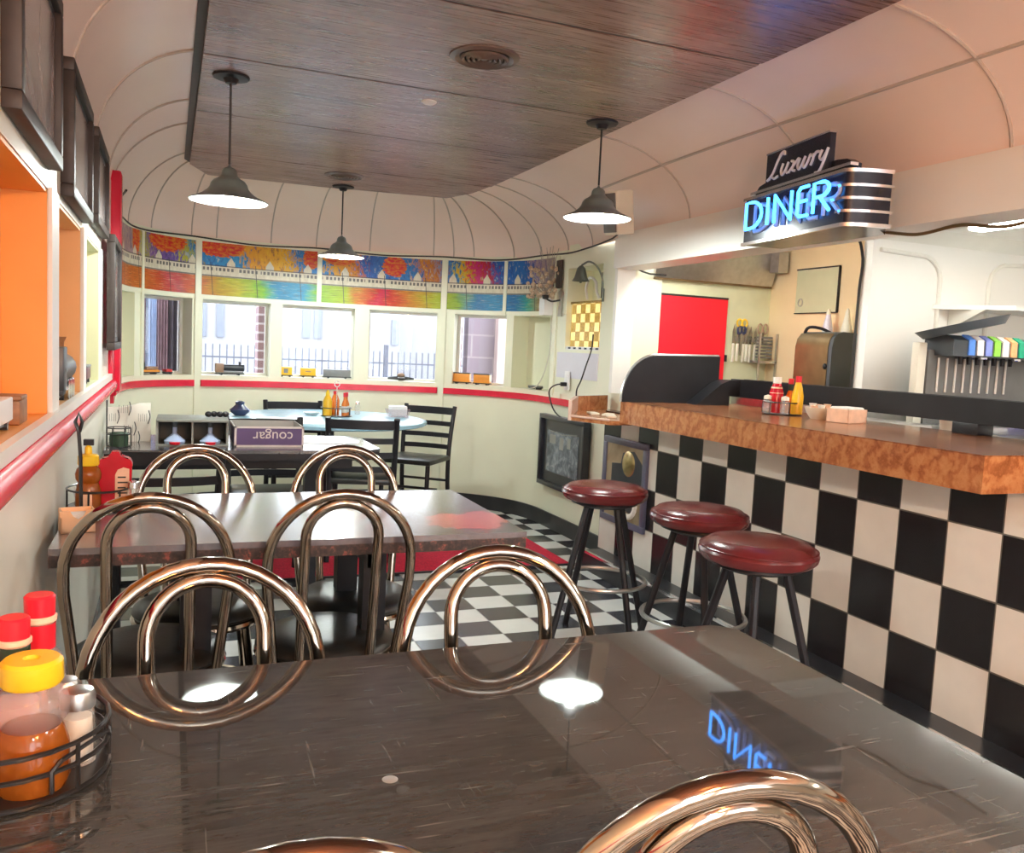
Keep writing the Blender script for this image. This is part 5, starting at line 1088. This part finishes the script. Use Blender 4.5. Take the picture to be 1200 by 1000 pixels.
def folds(x0, x1, m_, nm, ph):
    mb = MB(); n_ = 24; rows = []
    for k in range(n_+1):
        x = x0+(x1-x0)*k/n_; y = .018*math.sin(k*1.1+ph); rows.append([mb.bm.verts.new((x, y+dy, z)) for dy, z in ((0, .25), (.006, .25), (.006, 1.25), (0, 1.25))])
    for A_, B_ in zip(rows, rows[1:]):
        for j in range(4): mb.bm.faces.new((A_[j], A_[(j+1) % 4], B_[(j+1) % 4], B_[j]))
    part(nm, mb, m_, cu)
folds(-.30, .215, 'curtainp', 'pink_fold', 0); folds(.215, .29, 'curtainb', 'blue_fold', 1); folds(.29, .40, 'curtainp', 'pink_fold', 2); folds(.40, .60, 'curtain', 'dark_fold', .5)

# ------------------------------------------------------------------ light
w = bpy.data.worlds.new('sky'); SC.world = w; w.use_nodes = True
bg = w.node_tree.nodes['Background']; bg.inputs[0].default_value = (.86, .93, 1., 1); bg.inputs[1].default_value = 3.6
def area(name, loc, tgt, sx_, sy_, power, col):
    l = bpy.data.lights.new(name, 'AREA'); l.shape = 'RECTANGLE'; l.size = sx_; l.size_y = sy_; l.energy = power; l.color = col
    o = bpy.data.objects.new(name, l); COL.objects.link(o); o.location = loc; o.rotation_euler = (Vector(tgt)-Vector(loc)).to_track_quat('-Z', 'Y').to_euler(); return o
sun = bpy.data.lights.new('sun', 'SUN'); sun.energy = .1; sun.angle = .05; so = bpy.data.objects.new('sun', sun); COL.objects.link(so); so.rotation_euler = (R(52), 0, R(-20))
def lamp(name, loc, power, col, r=.05):
    l = bpy.data.lights.new(name, 'POINT'); l.energy = power; l.color = col; l.shadow_soft_size = r
    o = bpy.data.objects.new(name, l); COL.objects.link(o); o.location = loc; return o
wl = thing('globe_lamp', 'amber globe lamp hanging behind the viewer', 'lamp', (.60, -.55, 1.66))
part('globe', MB().ball((0, 0, 0), .085), 'warmbulb', wl); part('fitter', MB().lathe([(0, .11), (.03, .10), (.04, .075), (0, .075)], seg=18), 'brass', wl); part('cord', MB().tube([(0, 0, .10), (0, 0, .54)], .0045, 6), 'cord', wl)
for x, y, lb in ((1.50, .2, 'pendant lamp added for fill light over the aisle beside the viewer'), (.35, -1.2, 'pendant lamp added for fill light behind the viewer')): pendant(2.2-1.78, 'bulb', lb, (x, y, 1.78))  # unseen pendants added to raise the ambient light

SC.view_settings.view_transform = 'Standard'; SC.view_settings.look = 'None'; SC.view_settings.gamma = 1; SC.view_settings.use_curve_mapping = False
SC.view_settings.exposure = 1.28
cy_s = SC.cycles
cy_s.use_denoising = True; cy_s.max_bounces = 10; cy_s.diffuse_bounces = 5; cy_s.glossy_bounces = 5; cy_s.transparent_max_bounces = 16; cy_s.caustics_reflective = False; cy_s.caustics_refractive = False; cy_s.sample_clamp_indirect = 6
